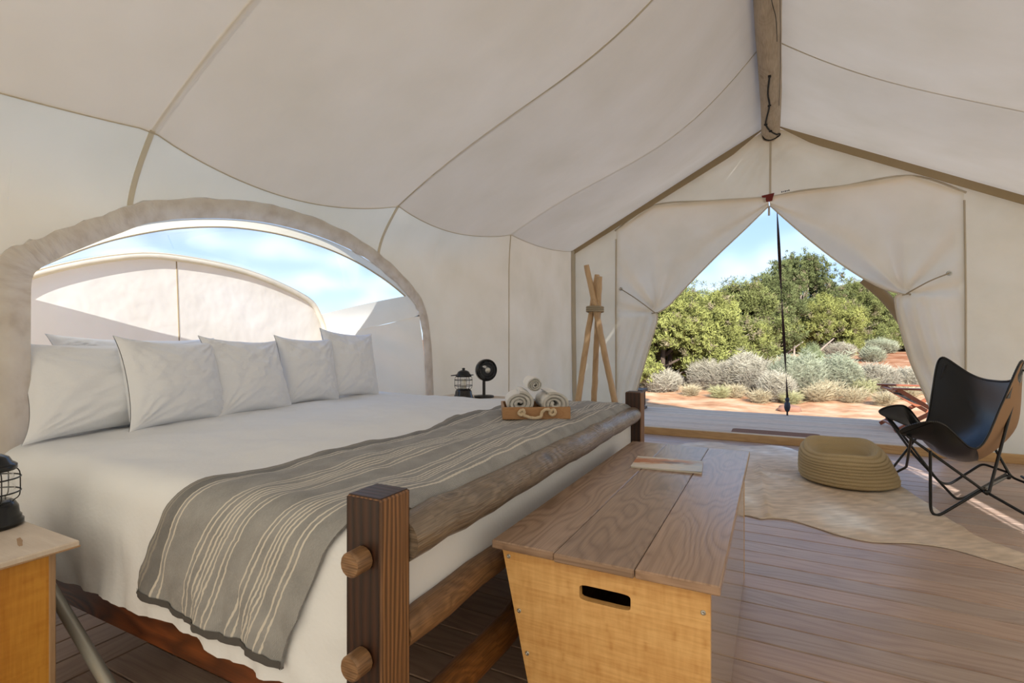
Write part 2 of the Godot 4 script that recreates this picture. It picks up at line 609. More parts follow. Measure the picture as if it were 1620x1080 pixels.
func bamboo_print() -> ImageTexture:
	# narrow strips along u, each with its own tone and darker nodes
	return picture(512, 512, func(u: float, v: float) -> Color:
		var strip := int(v * 32.0)
		var t := 0.3 + 0.35 * (hash1(strip + 3) - 0.5) + 0.3 * nz.get_noise_2d(u * 5.0 + strip * 7.0, v * 60.0)
		t += 0.25 * nz.get_noise_2d(u * 30.0, v * 6.0)
		for k in 2:
			var d := absf(fposmod(u - hash1(strip * 2 + k) + 0.5, 1.0) - 0.5)
			t += 0.38 * exp(-pow(d / 0.008, 2.0)) * (0.4 + 0.6 * hash1(strip + 40 * k))
		return Color(0.89, 0.715, 0.47).lerp(Color(0.74, 0.53, 0.29), clampf(t, 0, 1)))

func blanket_print() -> ImageTexture:
	# u across the half-metre width, v along the length; groups of pale stripes woven into grey
	var stripes := [0.012, 0.03, 0.10, 0.13, 0.315, 0.345, 0.385, 0.408, 0.431, 0.454, 0.50, 0.53, 0.66, 0.69, 0.735, 0.758, 0.781, 0.804, 0.86, 0.89]
	return picture(768, 512, func(u: float, v: float) -> Color:
		var g := 0.54 + 0.05 * nz.get_noise_2d(u * 6.0, v * 9.0)
		if u < 0.1: g -= 0.10
		g += 0.10 * (fposmod(u * 384.0 + floor(v * 256.0), 2.0) - 0.5) * (0.6 + nz.get_noise_2d(u * 220.0, v * 160.0))
		var c := Color(g, g * 1.0, g * 1.0)
		for k in stripes.size():
			var d := absf(u - stripes[k] + 0.0007 * sin(v * 402.0))
			if d < 0.0055:
				var l := 0.77 if k > 1 else 0.55
				c = c.lerp(Color(l, l * 0.975, l * 0.93), clampf((0.0055 - d) * 600.0, 0, 1))
		return c)

func hide_print() -> ImageTexture:
	return picture(512, 512, func(u: float, v: float) -> Color:
		var a := nz.get_noise_2d(u * 3.0 + 4.0, v * 3.0)
		var b := nz.get_noise_2d(u * 60.0, v * 12.0)
		var c := Color(0.84, 0.775, 0.70).lerp(Color(0.92, 0.90, 0.87), clampf(0.5 + a * 1.6, 0, 1))
		var spine := exp(-pow((v - 0.5) * 5.0, 2.0))
		c = c.lerp(Color(0.77, 0.68, 0.58), clampf(0.55 * spine + nz.get_noise_2d(u * 5.0, v * 5.0 + 9.0) * 0.6, 0, 0.7))
		return c * (1.0 + b * 0.12))

func cover_print() -> ImageTexture:
	return picture(256, 192, func(u: float, v: float) -> Color:
		var n := nz.get_noise_2d(u * 4.0, v * 5.0)
		var c := Color(0.84, 0.81, 0.78).lerp(Color(0.74, 0.44, 0.22), clampf(exp(-pow((v - 0.45 + u * 0.25 + n * 0.15) * 5.0, 2.0)) * 1.5 - u * 0.3, 0, 1))
		c = c.lerp(Color(0.30, 0.24, 0.24), clampf(exp(-pow((v - 0.40 + n * 0.1) * 10.0, 2.0) - pow((u - 0.6) * 4.0, 2.0)), 0, 1) * 0.8)
		c = c.lerp(Color(0.66, 0.70, 0.76), clampf((u - 0.6) * 2.0 + n * 0.5, 0, 0.7))
		return c)

# ---------------------------------------------------------------- the ground outside
func soil_y(x: float, z: float) -> float:
	var t := smoothstep(-10.0, -28.0, z)
	var far := smoothstep(-60.0, -220.0, z)
	var rough := 0.03 * nz.get_noise_2d(x * 0.6, z * 0.6) + 0.06 * nz.get_noise_2d(x * 0.15, z * 0.15)
	return -0.42 + t * 0.98 + far * 1.2 + rough * smoothstep(4.0, 9.0, Vector2(x, z + 3.0).length())

func ground() -> void:
	var s := mb()
	var f := func(u: float, v: float) -> Vector3:
		var a := u * 2.0 - 1.0
		var b := v * 2.0 - 1.0
		var x := signf(a) * (absf(a) * 14.0 + pow(absf(a), 4.0) * 300.0)
		var z := -14.0 + signf(b) * (absf(b) * 16.0 + pow(absf(b), 4.0) * 300.0)
		return Vector3(x, soil_y(x, z), z)
	var n := 150
	s.set_smooth_group(0)
	for j in n:
		for i in n:
			for k in [[0, 0], [1, 0], [1, 1], [0, 0], [1, 1], [0, 1]]:
				var p: Vector3 = f.call(float(i + k[0]) / n, float(j + k[1]) / n)
				# redder bare earth further off, in broad patches
				var red := smoothstep(-15.5, -20.0, p.z) * clampf(0.75 + nz.get_noise_2d(p.x * 0.12, p.z * 0.3) * 1.2, 0, 1)
				s.set_color(Color(1, 1, 1).lerp(Color(0.62, 0.44, 0.38), red))
				s.set_uv(Vector2.ZERO)
				s.add_vertex(p)
	tag(obj("ground", s, M.soil), "orange desert soil stretching away from the deck to the junipers", "ground", "", "structure")

# ---------------------------------------------------------------- tent shell
const EAVE := 2.24
const RIDGE_X := -0.03
const RIDGE_Y := 3.34
const SEAMS := [0.6, -1.17, -2.69, -4.33, -6.04]
const EAVE_Y := [1.90, 1.93, 1.986, 2.10, 2.21]
const DIPS := [0.04, 0.11, 0.085, 0.05]

func eave(z: float) -> float:
	for i in 4:
		if z >= SEAMS[i + 1] or i == 3:
			var t := clampf((SEAMS[i] - z) / (SEAMS[i] - SEAMS[i + 1]), 0, 1)
			return lerpf(EAVE_Y[i], EAVE_Y[i + 1], t) - DIPS[i] * pow(sin(PI * t), 0.8)
	return 2.2

func seam_puff(z: float) -> float:
	for i in 4:
		if z >= SEAMS[i + 1] or i == 3:
			var t := clampf((SEAMS[i] - z) / (SEAMS[i] - SEAMS[i + 1]), 0, 1)
			return sin(PI * t)
	return 0.0

func roof(side: float, t: float, z: float) -> Vector3:
	# t runs from the eave to the ridge
	var e := Vector2(EAVE if side > 0 else wall_x(z, eave(z)), eave(z))
	var r := Vector2(RIDGE_X + side * 0.05, RIDGE_Y)
	var free := smoothstep(-6.04, -4.6, z)
	var p := e.lerp(r, t)
	p.y -= (0.20 if side < 0 else 0.08) * sin(PI * pow(t, 1.9)) * free + 0.03 * seam_puff(z) * sin(PI * t) * free
	return Vector3(p.x, p.y, z)

func lean(z: float) -> float:
	return smoothstep(-4.6, -3.3, z)

func eave_line(z: float) -> float:
	return look([Vector2(-6.04, 2.21), Vector2(-4.33, 2.10), Vector2(-2.69, 1.986), Vector2(-1.17, 1.93), Vector2(0.6, 1.90)], z)

func wall_x(z: float, y: float) -> float:
	var h := clampf((eave_line(z) - y) / 0.36, 0, 1)
	return -EAVE - 0.18 * lean(z) * sin(h * PI * 0.5)

const ARCH_IN := [Vector2(-0.847, 0.0), Vector2(-0.847, 0.65), Vector2(-0.847, 1.15), Vector2(-0.852, 1.30), Vector2(-0.88, 1.35), Vector2(-0.95, 1.405), Vector2(-1.118, 1.513), Vector2(-1.287, 1.606), Vector2(-1.6, 1.68), Vector2(-1.94, 1.705), Vector2(-2.359, 1.671), Vector2(-2.707, 1.576), Vector2(-3.012, 1.413), Vector2(-3.142, 1.269), Vector2(-3.205, 0.977), Vector2(-3.237, 0.5), Vector2(-3.269, 0.0)]
const ARCH_BACK := [Vector2(-0.90, 0.0), Vector2(-0.90, 0.8), Vector2(-0.90, 1.15), Vector2(-1.0, 1.28), Vector2(-1.167, 1.42), Vector2(-1.524, 1.555), Vector2(-1.83, 1.60), Vector2(-2.335, 1.564), Vector2(-2.822, 1.424), Vector2(-2.96, 1.29), Vector2(-3.02, 1.1), Vector2(-3.02, 0.6), Vector2(-3.02, 0.0)]

func rim_out(dense: Array, wide := 0.085) -> Array:
	# the outer edge of the webbing, 8.5 cm out from the opening
	var o := []
	for i in dense.size():
		var a: Vector2 = dense[maxi(i - 3, 0)]
		var b: Vector2 = dense[mini(i + 3, dense.size() - 1)]
		var t := (b - a).normalized()
		var k := 1.0 + 0.28 * exp(-pow((dense[i].distance_to(Vector2(-0.85, 1.32))) / 0.05, 2.0))
		o.append(dense[i] + Vector2(t.y, -t.x) * wide * k)
	return o

func tent_shell() -> void:
	for side in [-1.0, 1.0]:
		var s := mb()
		var f := func(u: float, v: float) -> Vector3: return roof(side, v, lerpf(0.62, -6.12, u))
		grid(s, 96, 22, f, 6.7, 2.5, side < 0)
		var o := obj("ceiling", s, M.roof)
		tag(o, "cream canvas roof slope rising from the bed alcove to the ridge log" if side < 0 else "cream canvas roof slope on the chair side of the ridge log", "tent roof", "", "structure")
		for i in range(1, 4):
			var t := mb()
			var pts := []
			for k in 25: pts.append(roof(side, k / 24.0, SEAMS[i]))
			var inward := func(_p: Vector3) -> Vector3: return Vector3(-side * 0.45, -0.89, 0)
			ribbon(t, pts, 0.014, inward, 0.003)
			obj("seam", t, M.seam, o)
		var e := mb()
		var ep := []
		for k in 97:
			var z := lerpf(0.6, -6.02, k / 96.0)
			ep.append(roof(side, 0.0, z) + Vector3(-side * 0.004, -0.002, 0))
		tube(e, ep, 0.0022, 6)
		obj("eave_piping", e, M.seam, o)
	# left wall, round the arched opening
	var left := mb()
	var w := func(z0: float, z1: float) -> Callable:
		return func(u: float, v: float) -> Vector3:
			var z := lerpf(z0, z1, u)
			var y := lerpf(0.0, eave(z) + 0.006, v)
			return Vector3(wall_x(z, y), y, z)
	var out := rim_out(spline(ARCH_IN, 6), 0.05)
	while out[0].y < 1.30: out.pop_front()
	for k in range(1, out.size()): out[k].x = minf(out[k].x, out[k - 1].x - 0.0005)
	var zl: float = out[0].x
	var zr: float = out[-1].x
	grid(left, 16, 30, w.call(0.62, zl), 1.4, 2.0, true)
	grid(left, 50, 30, w.call(zr, -6.03), 2.7, 2.0, true)
	var over := func(u: float, v: float) -> Vector3:
		var p: Vector2 = along(out, u)
		var y := lerpf(p.y, eave(p.x) + 0.006, v)
		return Vector3(wall_x(p.x, y), y, p.x)
	grid(left, 90, 14, over, 3.0, 0.6, true)
	var lw := obj("wall_left", left, M.canvas)
	tag(lw, "cream canvas side wall with the arched opening over the bed", "tent wall", "", "structure")
	for i in range(1, 4):
		var z: float = SEAMS[i]
		var y0 := 0.0
		if i < 3:
			for k in out.size() - 1:
				if out[k].x >= z and out[k + 1].x <= z and out[k].y > 1.2:
					y0 = out[k].y
		var pts := []
		for k in 13:
			var y := lerpf(eave(z), y0, k / 12.0)
			pts.append(Vector3(wall_x(z, y), y, z))
		var t := mb()
		ribbon(t, pts, 0.02 if i < 3 else 0.012, func(_p: Vector3) -> Vector3: return Vector3(1, 0, 0), 0.005)
		obj("seam", t, M.seam, lw)
	# webbing round the opening
	var bi := spline(ARCH_IN, 6)
	var bo := rim_out(bi)
	var band := mb()
	var bf := func(u: float, v: float) -> Vector3:
		var k := int(round(u * (bi.size() - 1)))
		var p: Vector2 = bi[k].lerp(bo[k], v)
		var wob := 0.004 * sin(k * 1.7) * v
		return Vector3(wall_x(p.x, p.y) + 0.022 - 0.008 * absf(v - 0.5) + 0.004 * nz.get_noise_2d(u * 30.0, v * 3.0), p.y + wob, p.x)
	shell(band, bi.size() - 1, 4, bf, 0.016, 6.0, 0.1, false)
	obj("arch_band", band, M.webbing, lw)
	# right wall with two long zipped window slits, outside the picture
	var right := mb()
	var rw := func(z0: float, z1: float, y0: float, y1: float) -> Callable:
		return func(u: float, v: float) -> Vector3:
			var z := lerpf(z0, z1, u)
			return Vector3(EAVE, lerpf(y0, minf(y1, eave(z) + 0.008), v), z)
	grid(right, 40, 8, rw.call(0.62, -1.6, 0.0, 9.0), 1, 1)
	grid(right, 60, 8, rw.call(-2.8, -6.03, 0.0, 9.0), 1, 1)
	var slit := func(z0: float, z1: float, lo: float, hi: float) -> Callable:
		# between two edges that lie lo and hi away from the slanting zip
		return func(u: float, v: float) -> Vector3:
			var z := lerpf(z0, z1, u)
			var mid := 1.30 + (-1.74 - z) * 0.33
			var top := eave(z) + 0.008
			return Vector3(EAVE, lerpf(0.0 if lo < -1.0 else minf(mid + lo, top), top if hi > 1.0 else minf(mid + hi, top), v), z)
	grid(right, 24, 6, slit.call(-1.6, -2.8, -2.0, -0.15), 1, 1)
	grid(right, 24, 2, slit.call(-1.6, -2.8, -0.045, 0.0), 1, 1)
	grid(right, 24, 6, slit.call(-1.6, -2.8, 0.028, 2.0), 1, 1)
	tag(obj("wall_right", right, M.canvas), "cream canvas side wall behind the leather chair with half-open window slits", "tent wall", "", "structure")
	var rear := mb()
	var rf := func(u: float, v: float) -> Vector3:
		var x := lerpf(-2.44, EAVE, u)
		var top := roof(signf(x - RIDGE_X), clampf(1.0 - absf(x - RIDGE_X) / 2.22, 0, 1), 0.6).y
		return Vector3(x, lerpf(0.0, top + 0.05, v), 0.61)
	grid(rear, 60, 16, rf, 4.7, 3.0)
	tag(obj("wall_back", rear, M.canvas), "cream canvas end wall opposite the tied-back door", "tent wall", "", "structure")

func alcove() -> void:
	var fr := spline(ARCH_IN, 8)
	var bk := spline(ARCH_BACK, 8)
	# split both curves into left side, arch and right side
	var fa := fr.slice(8 * 3, 8 * 13 + 1)
	var ba := bk.slice(8 * 2, 8 * 10 + 1)
	var top := func(a: float, b: float, t0: Callable, t1: Callable) -> Callable:
		return func(u: float, v: float) -> Vector3:
			var q := lerpf(a, b, u)
			var t := lerpf(t0.call(q), t1.call(q), v)
			var p: Vector2 = along(fa, q)
			var r: Vector2 = along(ba, q)
			var m := p.lerp(r, t)
			return Vector3(lerpf(wall_x(p.x, p.y) + 0.008, -3.3, t), m.y + 0.03 * sin(PI * t) * sin(PI * q), m.x)
	var t_front := func(q: float) -> float: return look([Vector2(0.10, 0.94), Vector2(0.15, 0.72), Vector2(0.22, 0.5), Vector2(0.30, 0.34), Vector2(0.40, 0.24), Vector2(0.5, 0.18), Vector2(0.64, 0.14), Vector2(0.8, 0.09), Vector2(0.92, 0.03)], q)
	var t_back := func(_q: float) -> float: return 0.95
	var zero := func(_q: float) -> float: return 0.0
	var one := func(_q: float) -> float: return 1.0
	var s := mb()
	grid(s, 8, 12, top.call(0.0, 0.10, zero, one), 1, 1)
	grid(s, 60, 4, top.call(0.10, 0.92, zero, t_front), 1, 1)
	grid(s, 60, 2, top.call(0.10, 0.92, t_back, one), 1, 1)
	grid(s, 8, 12, top.call(0.92, 1.0, zero, one), 1, 1)
	# the two upright sides, with the folds the photograph shows on the far one
	for side in 2:
		var pf: Vector2 = fa[0] if side == 0 else fa[-1]
		var pb: Vector2 = ba[0] if side == 0 else ba[-1]
		var foot_f: Vector2 = fr[0] if side == 0 else fr[-1]
		var foot_b: Vector2 = bk[0] if side == 0 else bk[-1]
		var mid_f: Vector2 = fr[8] if side == 0 else Vector2(-3.205, 0.977)
		var sf := func(u: float, v: float) -> Vector3:
			var p: Vector2
			if side == 0: p = pf.lerp(foot_f, v)
			else: p = pf.lerp(mid_f, v * 3.0) if v < 0.333 else mid_f.lerp(foot_f, (v - 0.333) * 1.5)
			var r := pb.lerp(foot_b, v)
			var m := p.lerp(r, u)
			var fold := 0.022 * sin((v * 1.6 + u * 0.9) * 16.0) * (1.0 - 0.8 * u) * exp(-v * 1.0) * sin(PI * clampf(u * 1.3, 0, 1)) if side == 1 else 0.0
			return Vector3(lerpf(wall_x(p.x, p.y) + 0.008, -3.3, u), m.y, m.x + fold)
		grid(s, 40, 40, sf, 1, 1, side == 0)
	var al := obj("wall_alcove", s, M.alcove)
	tag(al, "white canvas bump-out round the head of the bed", "tent alcove", "", "structure")
	var b := mb()
	var bf := func(u: float, v: float) -> Vector3:
		var p: Vector2 = along(ba, u)
		return Vector3(-3.3, lerpf(0.0, p.y, v), p.x)
	grid(b, 60, 16, bf, 2, 1.6, true)
	obj("back_panel", b, M.alcove, al)
	var e := mb()
	ribbon(e, [Vector3(-3.3, 1.595, -1.86), Vector3(-3.3, 1.0, -1.88), Vector3(-3.3, 0.4, -1.88)], 0.006, func(_p: Vector3) -> Vector3: return Vector3(1, 0, 0), 0.003)
	obj("seam", e, M.valance, al)
	var pole := mb()
	var pp := []
	for k in bk.size(): pp.append(Vector3(-3.275, bk[k].y - 0.012, bk[k].x))
	tube(pole, pp, 0.02, 10)
	obj("arch_pole", pole, M.alcove, al)
	var hem := mb()
	var hp := []
	for k in 61: hp.append(top.call(0.10, 0.92, t_front, t_back).call(k / 60.0, 0.0))
	tube(hem, hp, 0.007, 6)
	obj("window_hem", hem, M.tape, al)
	var v := mb()
	grid(v, 60, 14, top.call(0.10, 0.92, t_front, t_back), 1, 1)
	var win := obj("window", v, M.vinyl)
	tag(win, "clear vinyl skylight over the head of the bed", "window", "", "structure")

# ---------------------------------------------------------------- floor and deck
func floor_and_deck() -> void:
	var s := mb()
	box(s, Vector3(-0.5, -0.075, -2.72), Vector3(5.9, 0.09, 6.7), 0.002)
	var fl := obj("floor", s, M.subfloor)
	tag(fl, "worn brown plank floor of the tent", "floor", "", "structure")
	var kinds := []
	for k in 4:
		var p := mb()
		box(p, Vector3.ZERO, Vector3(4.265, 0.028, 0.1385), 0.003, 0, Basis(), Vector2(k * 0.37, k * 0.171))
		p.generate_normals()
		p.index()
		kinds.append(p.commit())
	var z := -2.029 + 0.1431 * 18
	var n := 0
	while z > -6.1:
		var o := put("plank", kinds[n % 4], M["plank%d" % int(hash1(n) * 5.0)], fl)
		o.position = Vector3(0.142, -0.014 - hash1(n + 50) * 0.0012, z - 0.0715)
		z -= 0.1431
		n += 1
	var kz := []
	for k in 3:
		var p := mb()
		box(p, Vector3.ZERO, Vector3(0.1365, 0.028, 6.6), 0.003, 2, Basis(), Vector2(k * 0.41, k * 0.137))
		p.generate_normals()
		p.index()
		kz.append(p.commit())
	for k in 10:
		var o := put("plank", kz[k % 3], M["plank%d" % int(hash1(k + 90) * 5.0)], fl)
		o.position = Vector3(-2.063 - k * 0.1412, -0.0145, -2.72)
	# the deck outside the door
	var d := mb()
	box(d, Vector3(0.3, -0.20, -7.28), Vector3(7.0, 0.32, 2.36), 0.004)
	var deck := obj("floor", d, M.dark_wood)
	tag(deck, "weathered grey plank deck outside the tent door", "deck", "", "structure")
	var kd := []
	for k in 3:
		var p := mb()
		box(p, Vector3.ZERO, Vector3(7.05, 0.032, 0.139), 0.003, 0, Basis(), Vector2(k * 0.43, k * 0.21))
		p.generate_normals()
		p.index()
		kd.append(p.commit())
	for k in 17:
		var o := put("plank", kd[k % 3], M["deck%d" % int(hash1(k + 20) * 3.0)], deck)
		o.position = Vector3(0.3, -0.016 - hash1(k) * 0.003, -6.17 - k * 0.1445)
	var t := mb()
	box(t, Vector3(0.0, 0.040, -6.05), Vector3(4.56, 0.084, 0.09), 0.004, 0)
	tag(obj("trim_1", t, M.sill), "long pale timber sill across the tent doorway", "sill", "", "structure")
# ---------------------------------------------------------------- front wall, flaps, ridge
func gable(x: float) -> float:
	return RIDGE_Y - absf(x - RIDGE_X) / 2.21 * (RIDGE_Y - 2.21)

const TOP_SEAM := [Vector2(-1.70, 2.405), Vector2(-1.24, 2.654), Vector2(-0.6, 2.628), Vector2(-0.055, 2.60), Vector2(0.25, 2.625), Vector2(0.6, 2.622), Vector2(1.15, 2.645), Vector2(1.56, 2.43)]

func front_wall() -> void:
	var zf := -6.03
	var s := mb()
	var panel := func(x0: float, x1: float) -> Callable:
		return func(u: float, v: float) -> Vector3:
			var x := lerpf(x0, x1, u)
			var y := lerpf(0.08, gable(x), v)
			return Vector3(x, y, zf + 0.015 * nz.get_noise_2d(x * 3.0, y * 1.2) - 0.0)
	grid(s, 12, 40, panel.call(-2.26, -1.66), 1, 1)
	grid(s, 14, 40, panel.call(1.53, 2.26), 1, 1)
	var gb := func(u: float, v: float) -> Vector3:
		var x := lerpf(-1.66, 1.53, u)
		var y := lerpf(look(TOP_SEAM, x) - 0.03, gable(x), v)
		var puck := 0.02 * sin(atan2(x - RIDGE_X, 3.2 - y) * 26.0) * exp(-Vector2(x, y - 3.15).length() * 3.5)
		return Vector3(x, y, zf + puck + 0.01 * nz.get_noise_2d(x * 4.0, y * 2.0))
	grid(s, 90, 16, gb, 1, 1)
	var fw := obj("wall_front", s, M.canvas)
	tag(fw, "cream canvas door wall under the gable", "tent wall", "", "structure")
	var t := mb()
	ribbon(t, [Vector3(RIDGE_X, 3.25, zf), Vector3(RIDGE_X - 0.005, 2.62, zf)], 0.02, func(_p: Vector3) -> Vector3: return Vector3(0, 0, 1), 0.008)
	obj("seam", t, M.tape, fw)
	var seam := []
	for p in spline(TOP_SEAM, 6): seam.append(Vector3(p.x, p.y, zf + 0.014))
	t = mb()
	tube(t, seam, 0.009, 6)
	obj("seam", t, M.tape, fw)
	# sloping bands of doubled canvas where roof meets door wall, and corner sleeves
	for side in [-1.0, 1.0]:
		t = mb()
		var vf := func(u: float, v: float) -> Vector3:
			var x := lerpf(side * EAVE, RIDGE_X + side * 0.07, u)
			var drop := lerpf(0.0, 0.085 * minf(1.0, (1.0 - u) * 6.0 + 0.15), v)
			return Vector3(x, gable(x) + 0.015 - drop, zf + 0.03 + 0.02 * v)
		shell(t, 30, 2, vf, 0.006, 1, 1, side > 0)
		obj("gable_band", t, M.valance, fw)
		t = mb()
		tube(t, spline([Vector3(side * 2.225, 2.2, zf + 0.035), Vector3(side * 2.215, 1.2, zf + 0.04), Vector3(side * 2.2, 0.0, zf + 0.035)], 6), 0.042, 12, true, 0.6)
		obj("corner_sleeve", t, M.tape, fw)
	# the two door flaps
	flap("door_1", -1.0, [Vector2(-0.05, 2.60), Vector2(-0.6, 2.63), Vector2(-1.24, 2.655), Vector2(-1.68, 2.405), Vector2(-1.685, 1.4)], [Vector2(-1.685, 1.4), Vector2(-1.68, 0.085)],
		[Vector2(-0.045, 2.50), Vector2(-0.27, 2.28), Vector2(-0.52, 2.046), Vector2(-0.783, 1.784), Vector2(-1.10, 1.46), Vector2(-1.19, 1.405)], [Vector2(-1.19, 1.405), Vector2(-1.19, 1.30), Vector2(-1.30, 0.927), Vector2(-1.46, 0.363), Vector2(-1.53, 0.085)],
		Vector2(-1.62, 1.70), "cream door flap tied back beside the wooden tripod")
	flap("door_2", 1.0, [Vector2(-0.05, 2.60), Vector2(0.5, 2.62), Vector2(1.15, 2.645), Vector2(1.54, 2.43), Vector2(1.55, 1.5)], [Vector2(1.55, 1.5), Vector2(1.55, 0.085)],
		[Vector2(-0.035, 2.50), Vector2(0.2, 2.24), Vector2(0.431, 2.003), Vector2(0.66, 1.79), Vector2(0.904, 1.60), Vector2(1.08, 1.52)], [Vector2(1.08, 1.52), Vector2(1.02, 1.46), Vector2(1.12, 0.955), Vector2(1.28, 0.485), Vector2(1.40, 0.085)],
		Vector2(1.43, 1.70), "cream door flap tied back behind the leather chair")
	# the tab and clip at the point of the doorway
	t = mb()
	var hexa := [Vector3(-0.115, 2.615, 0), Vector3(0.005, 2.63, 0), Vector3(-0.015, 2.55, 0), Vector3(-0.095, 2.54, 0)]
	var fr := []
	for p in hexa: fr.append(p + Vector3(0, 0, zf + 0.035))
	var bkp := []
	for p in hexa: bkp.append(p + Vector3(0, 0, zf + 0.02))
	s = mb()
	s.set_smooth_group(-1)
	var uv := [Vector2.ZERO, Vector2(1, 0), Vector2(1, 1), Vector2(0, 1)]
	var mid := Vector3(-0.055, 2.585, zf + 0.0275)
	poly(s, fr, uv, mid)
	poly(s, bkp, uv, mid)
	for k in 4: poly(s, [fr[k], fr[(k + 1) % 4], bkp[(k + 1) % 4], bkp[k]], uv, mid)
	tag(obj("webbing_tab", s, M.red_strap), "small rust-red webbing tab at the point of the doorway", "tab")
	s = mb()
	box(s, Vector3(-0.045, 2.45, zf + 0.02), Vector3(0.022, 0.10, 0.01), 0.003)
	tag(obj("zip_pull", s, M.steel), "grey zip pull hanging at the point of the doorway", "zip pull")
	s = mb()
	for k in 5: box(s, Vector3(0.075 + k * 0.016, 2.632 + k * 0.002, zf + 0.026), Vector3(0.011, 0.012 - 0.004 * (k % 2), 0.006), 0.001)
	tag(obj("fabric_label", s, M.dark), "tiny dark label on the seam right of the red tab", "label")

func flap(called: String, side: float, out_a: Array, out_b: Array, free_a: Array, free_b: Array, eye: Vector2, label: String) -> void:
	var oa := spline(out_a, 1)
	var fa := spline(free_a, 6)
	var fb := spline(free_b, 6)
	var tie: Vector2 = free_a[-1]
	var zf := -6.005
	var f := func(u: float, v: float) -> Vector3:
		var o: Vector2
		var e: Vector2
		if u <= 0.6:
			o = along(oa, u / 0.6)
			e = along(fa, u / 0.6)
		else:
			o = along(out_b, (u - 0.6) / 0.4)
			e = along(fb, (u - 0.6) / 0.4)
		var p := o.lerp(e, v)
		var d := p - tie
		var r := d.length()
		var a := atan2(d.y, d.x * side)
		var z := 0.0
		var below := smoothstep(0.57, 0.66, u)
		var ray := sin(a * 9.0 + 0.6) * 0.032 + sin(a * 17.0) * 0.012
		z += (1.0 - below) * (ray * exp(-r * 1.1) * smoothstep(0.0, 0.2, r) + 0.05 * sin(PI * v) * sin(PI * clampf(u / 0.6, 0, 1)))
		z += (1.0 - below) * 0.045 * exp(-pow((v - 0.86) * 9.0, 2.0))
		var w := absf(p.x - e.x)
		z += below * (0.03 * sin(w * 62.0) * exp(-w * 5.0) + 0.045 * exp(-w * 9.0))
		z += 0.05 * exp(-r * r * 90.0)
		z += 0.006 * nz.get_noise_2d(p.x * 5.0, p.y * 3.0)
		return Vector3(p.x, p.y, zf + z * smoothstep(0.0, 0.12, v) + 0.004)
	var s := mb()
	grid(s, 110, 60, f, 3.0, 1.0, side > 0)
	var o := obj(called, s, M.flap)
	tag(o, label, "tent door", "", "structure")
	var h := mb()
	var pts := []
	for k in 111: pts.append(f.call(k / 110.0, 1.0))
	tube(h, pts, 0.008, 6)
	obj("hem", h, M.flap, o)
	h = mb()
	pts = []
	for k in range(44, 111): pts.append(f.call(k / 110.0, 0.0) + Vector3(0, 0, 0.006))
	tube(h, pts, 0.008, 6)
	obj("side_seam", h, M.tape, o)
	if side > 0:
		# the rolled outer screen that shows past the gathered edge
		h = mb()
		tube(h, spline([Vector3(0.80, 1.70, -6.13), Vector3(0.98, 1.50, -6.13), Vector3(1.13, 1.24, -6.12), Vector3(1.25, 0.9, -6.11)], 5), 0.05, 10)
		obj("rolled_screen", h, M.valance, o)
	# cord from the eyelet to the gathered edge, and one turn round the gather
	var c := mb()
	var tz: float = f.call(0.6, 1.0).z + 0.02
	var far := Vector3(eye.x, eye.y, -5.985)
	var near := Vector3(tie.x + side * 0.02, tie.y, tz)
	var mid := (far + near) * 0.5 + Vector3(0, 0.015, 0.05)
	tube(c, spline([far, mid, near], 8), 0.006, 6)
	var loop := []
	for k in 13:
		var a := TAU * k / 12.0
		loop.append(Vector3(tie.x + side * 0.02 + cos(a) * 0.035, tie.y - 0.005 + sin(a * 2.0) * 0.004, tz - 0.02 + sin(a) * 0.03))
	tube(c, loop, 0.006, 6, false)
	var cord := obj("tie_cord", c, M.cord)
	tag(cord, "thin beige cord holding back the flap by the " + ("tripod" if side < 0 else "leather chair"), "cord")
	var g := mb()
	lathe(g, [Vector2(0.008, 0.0), Vector2(0.02, 0.0), Vector2(0.022, 0.004), Vector2(0.018, 0.008), Vector2(0.008, 0.006), Vector2(0.008, 0.0)], Vector3(eye.x, eye.y, -5.99), 16, Basis(Vector3.RIGHT, PI / 2))
	var gr := obj("eyelet", g, M.steel)
	tag(gr, "metal eyelet the cord of the flap by the " + ("tripod" if side < 0 else "leather chair") + " is tied to", "eyelet")

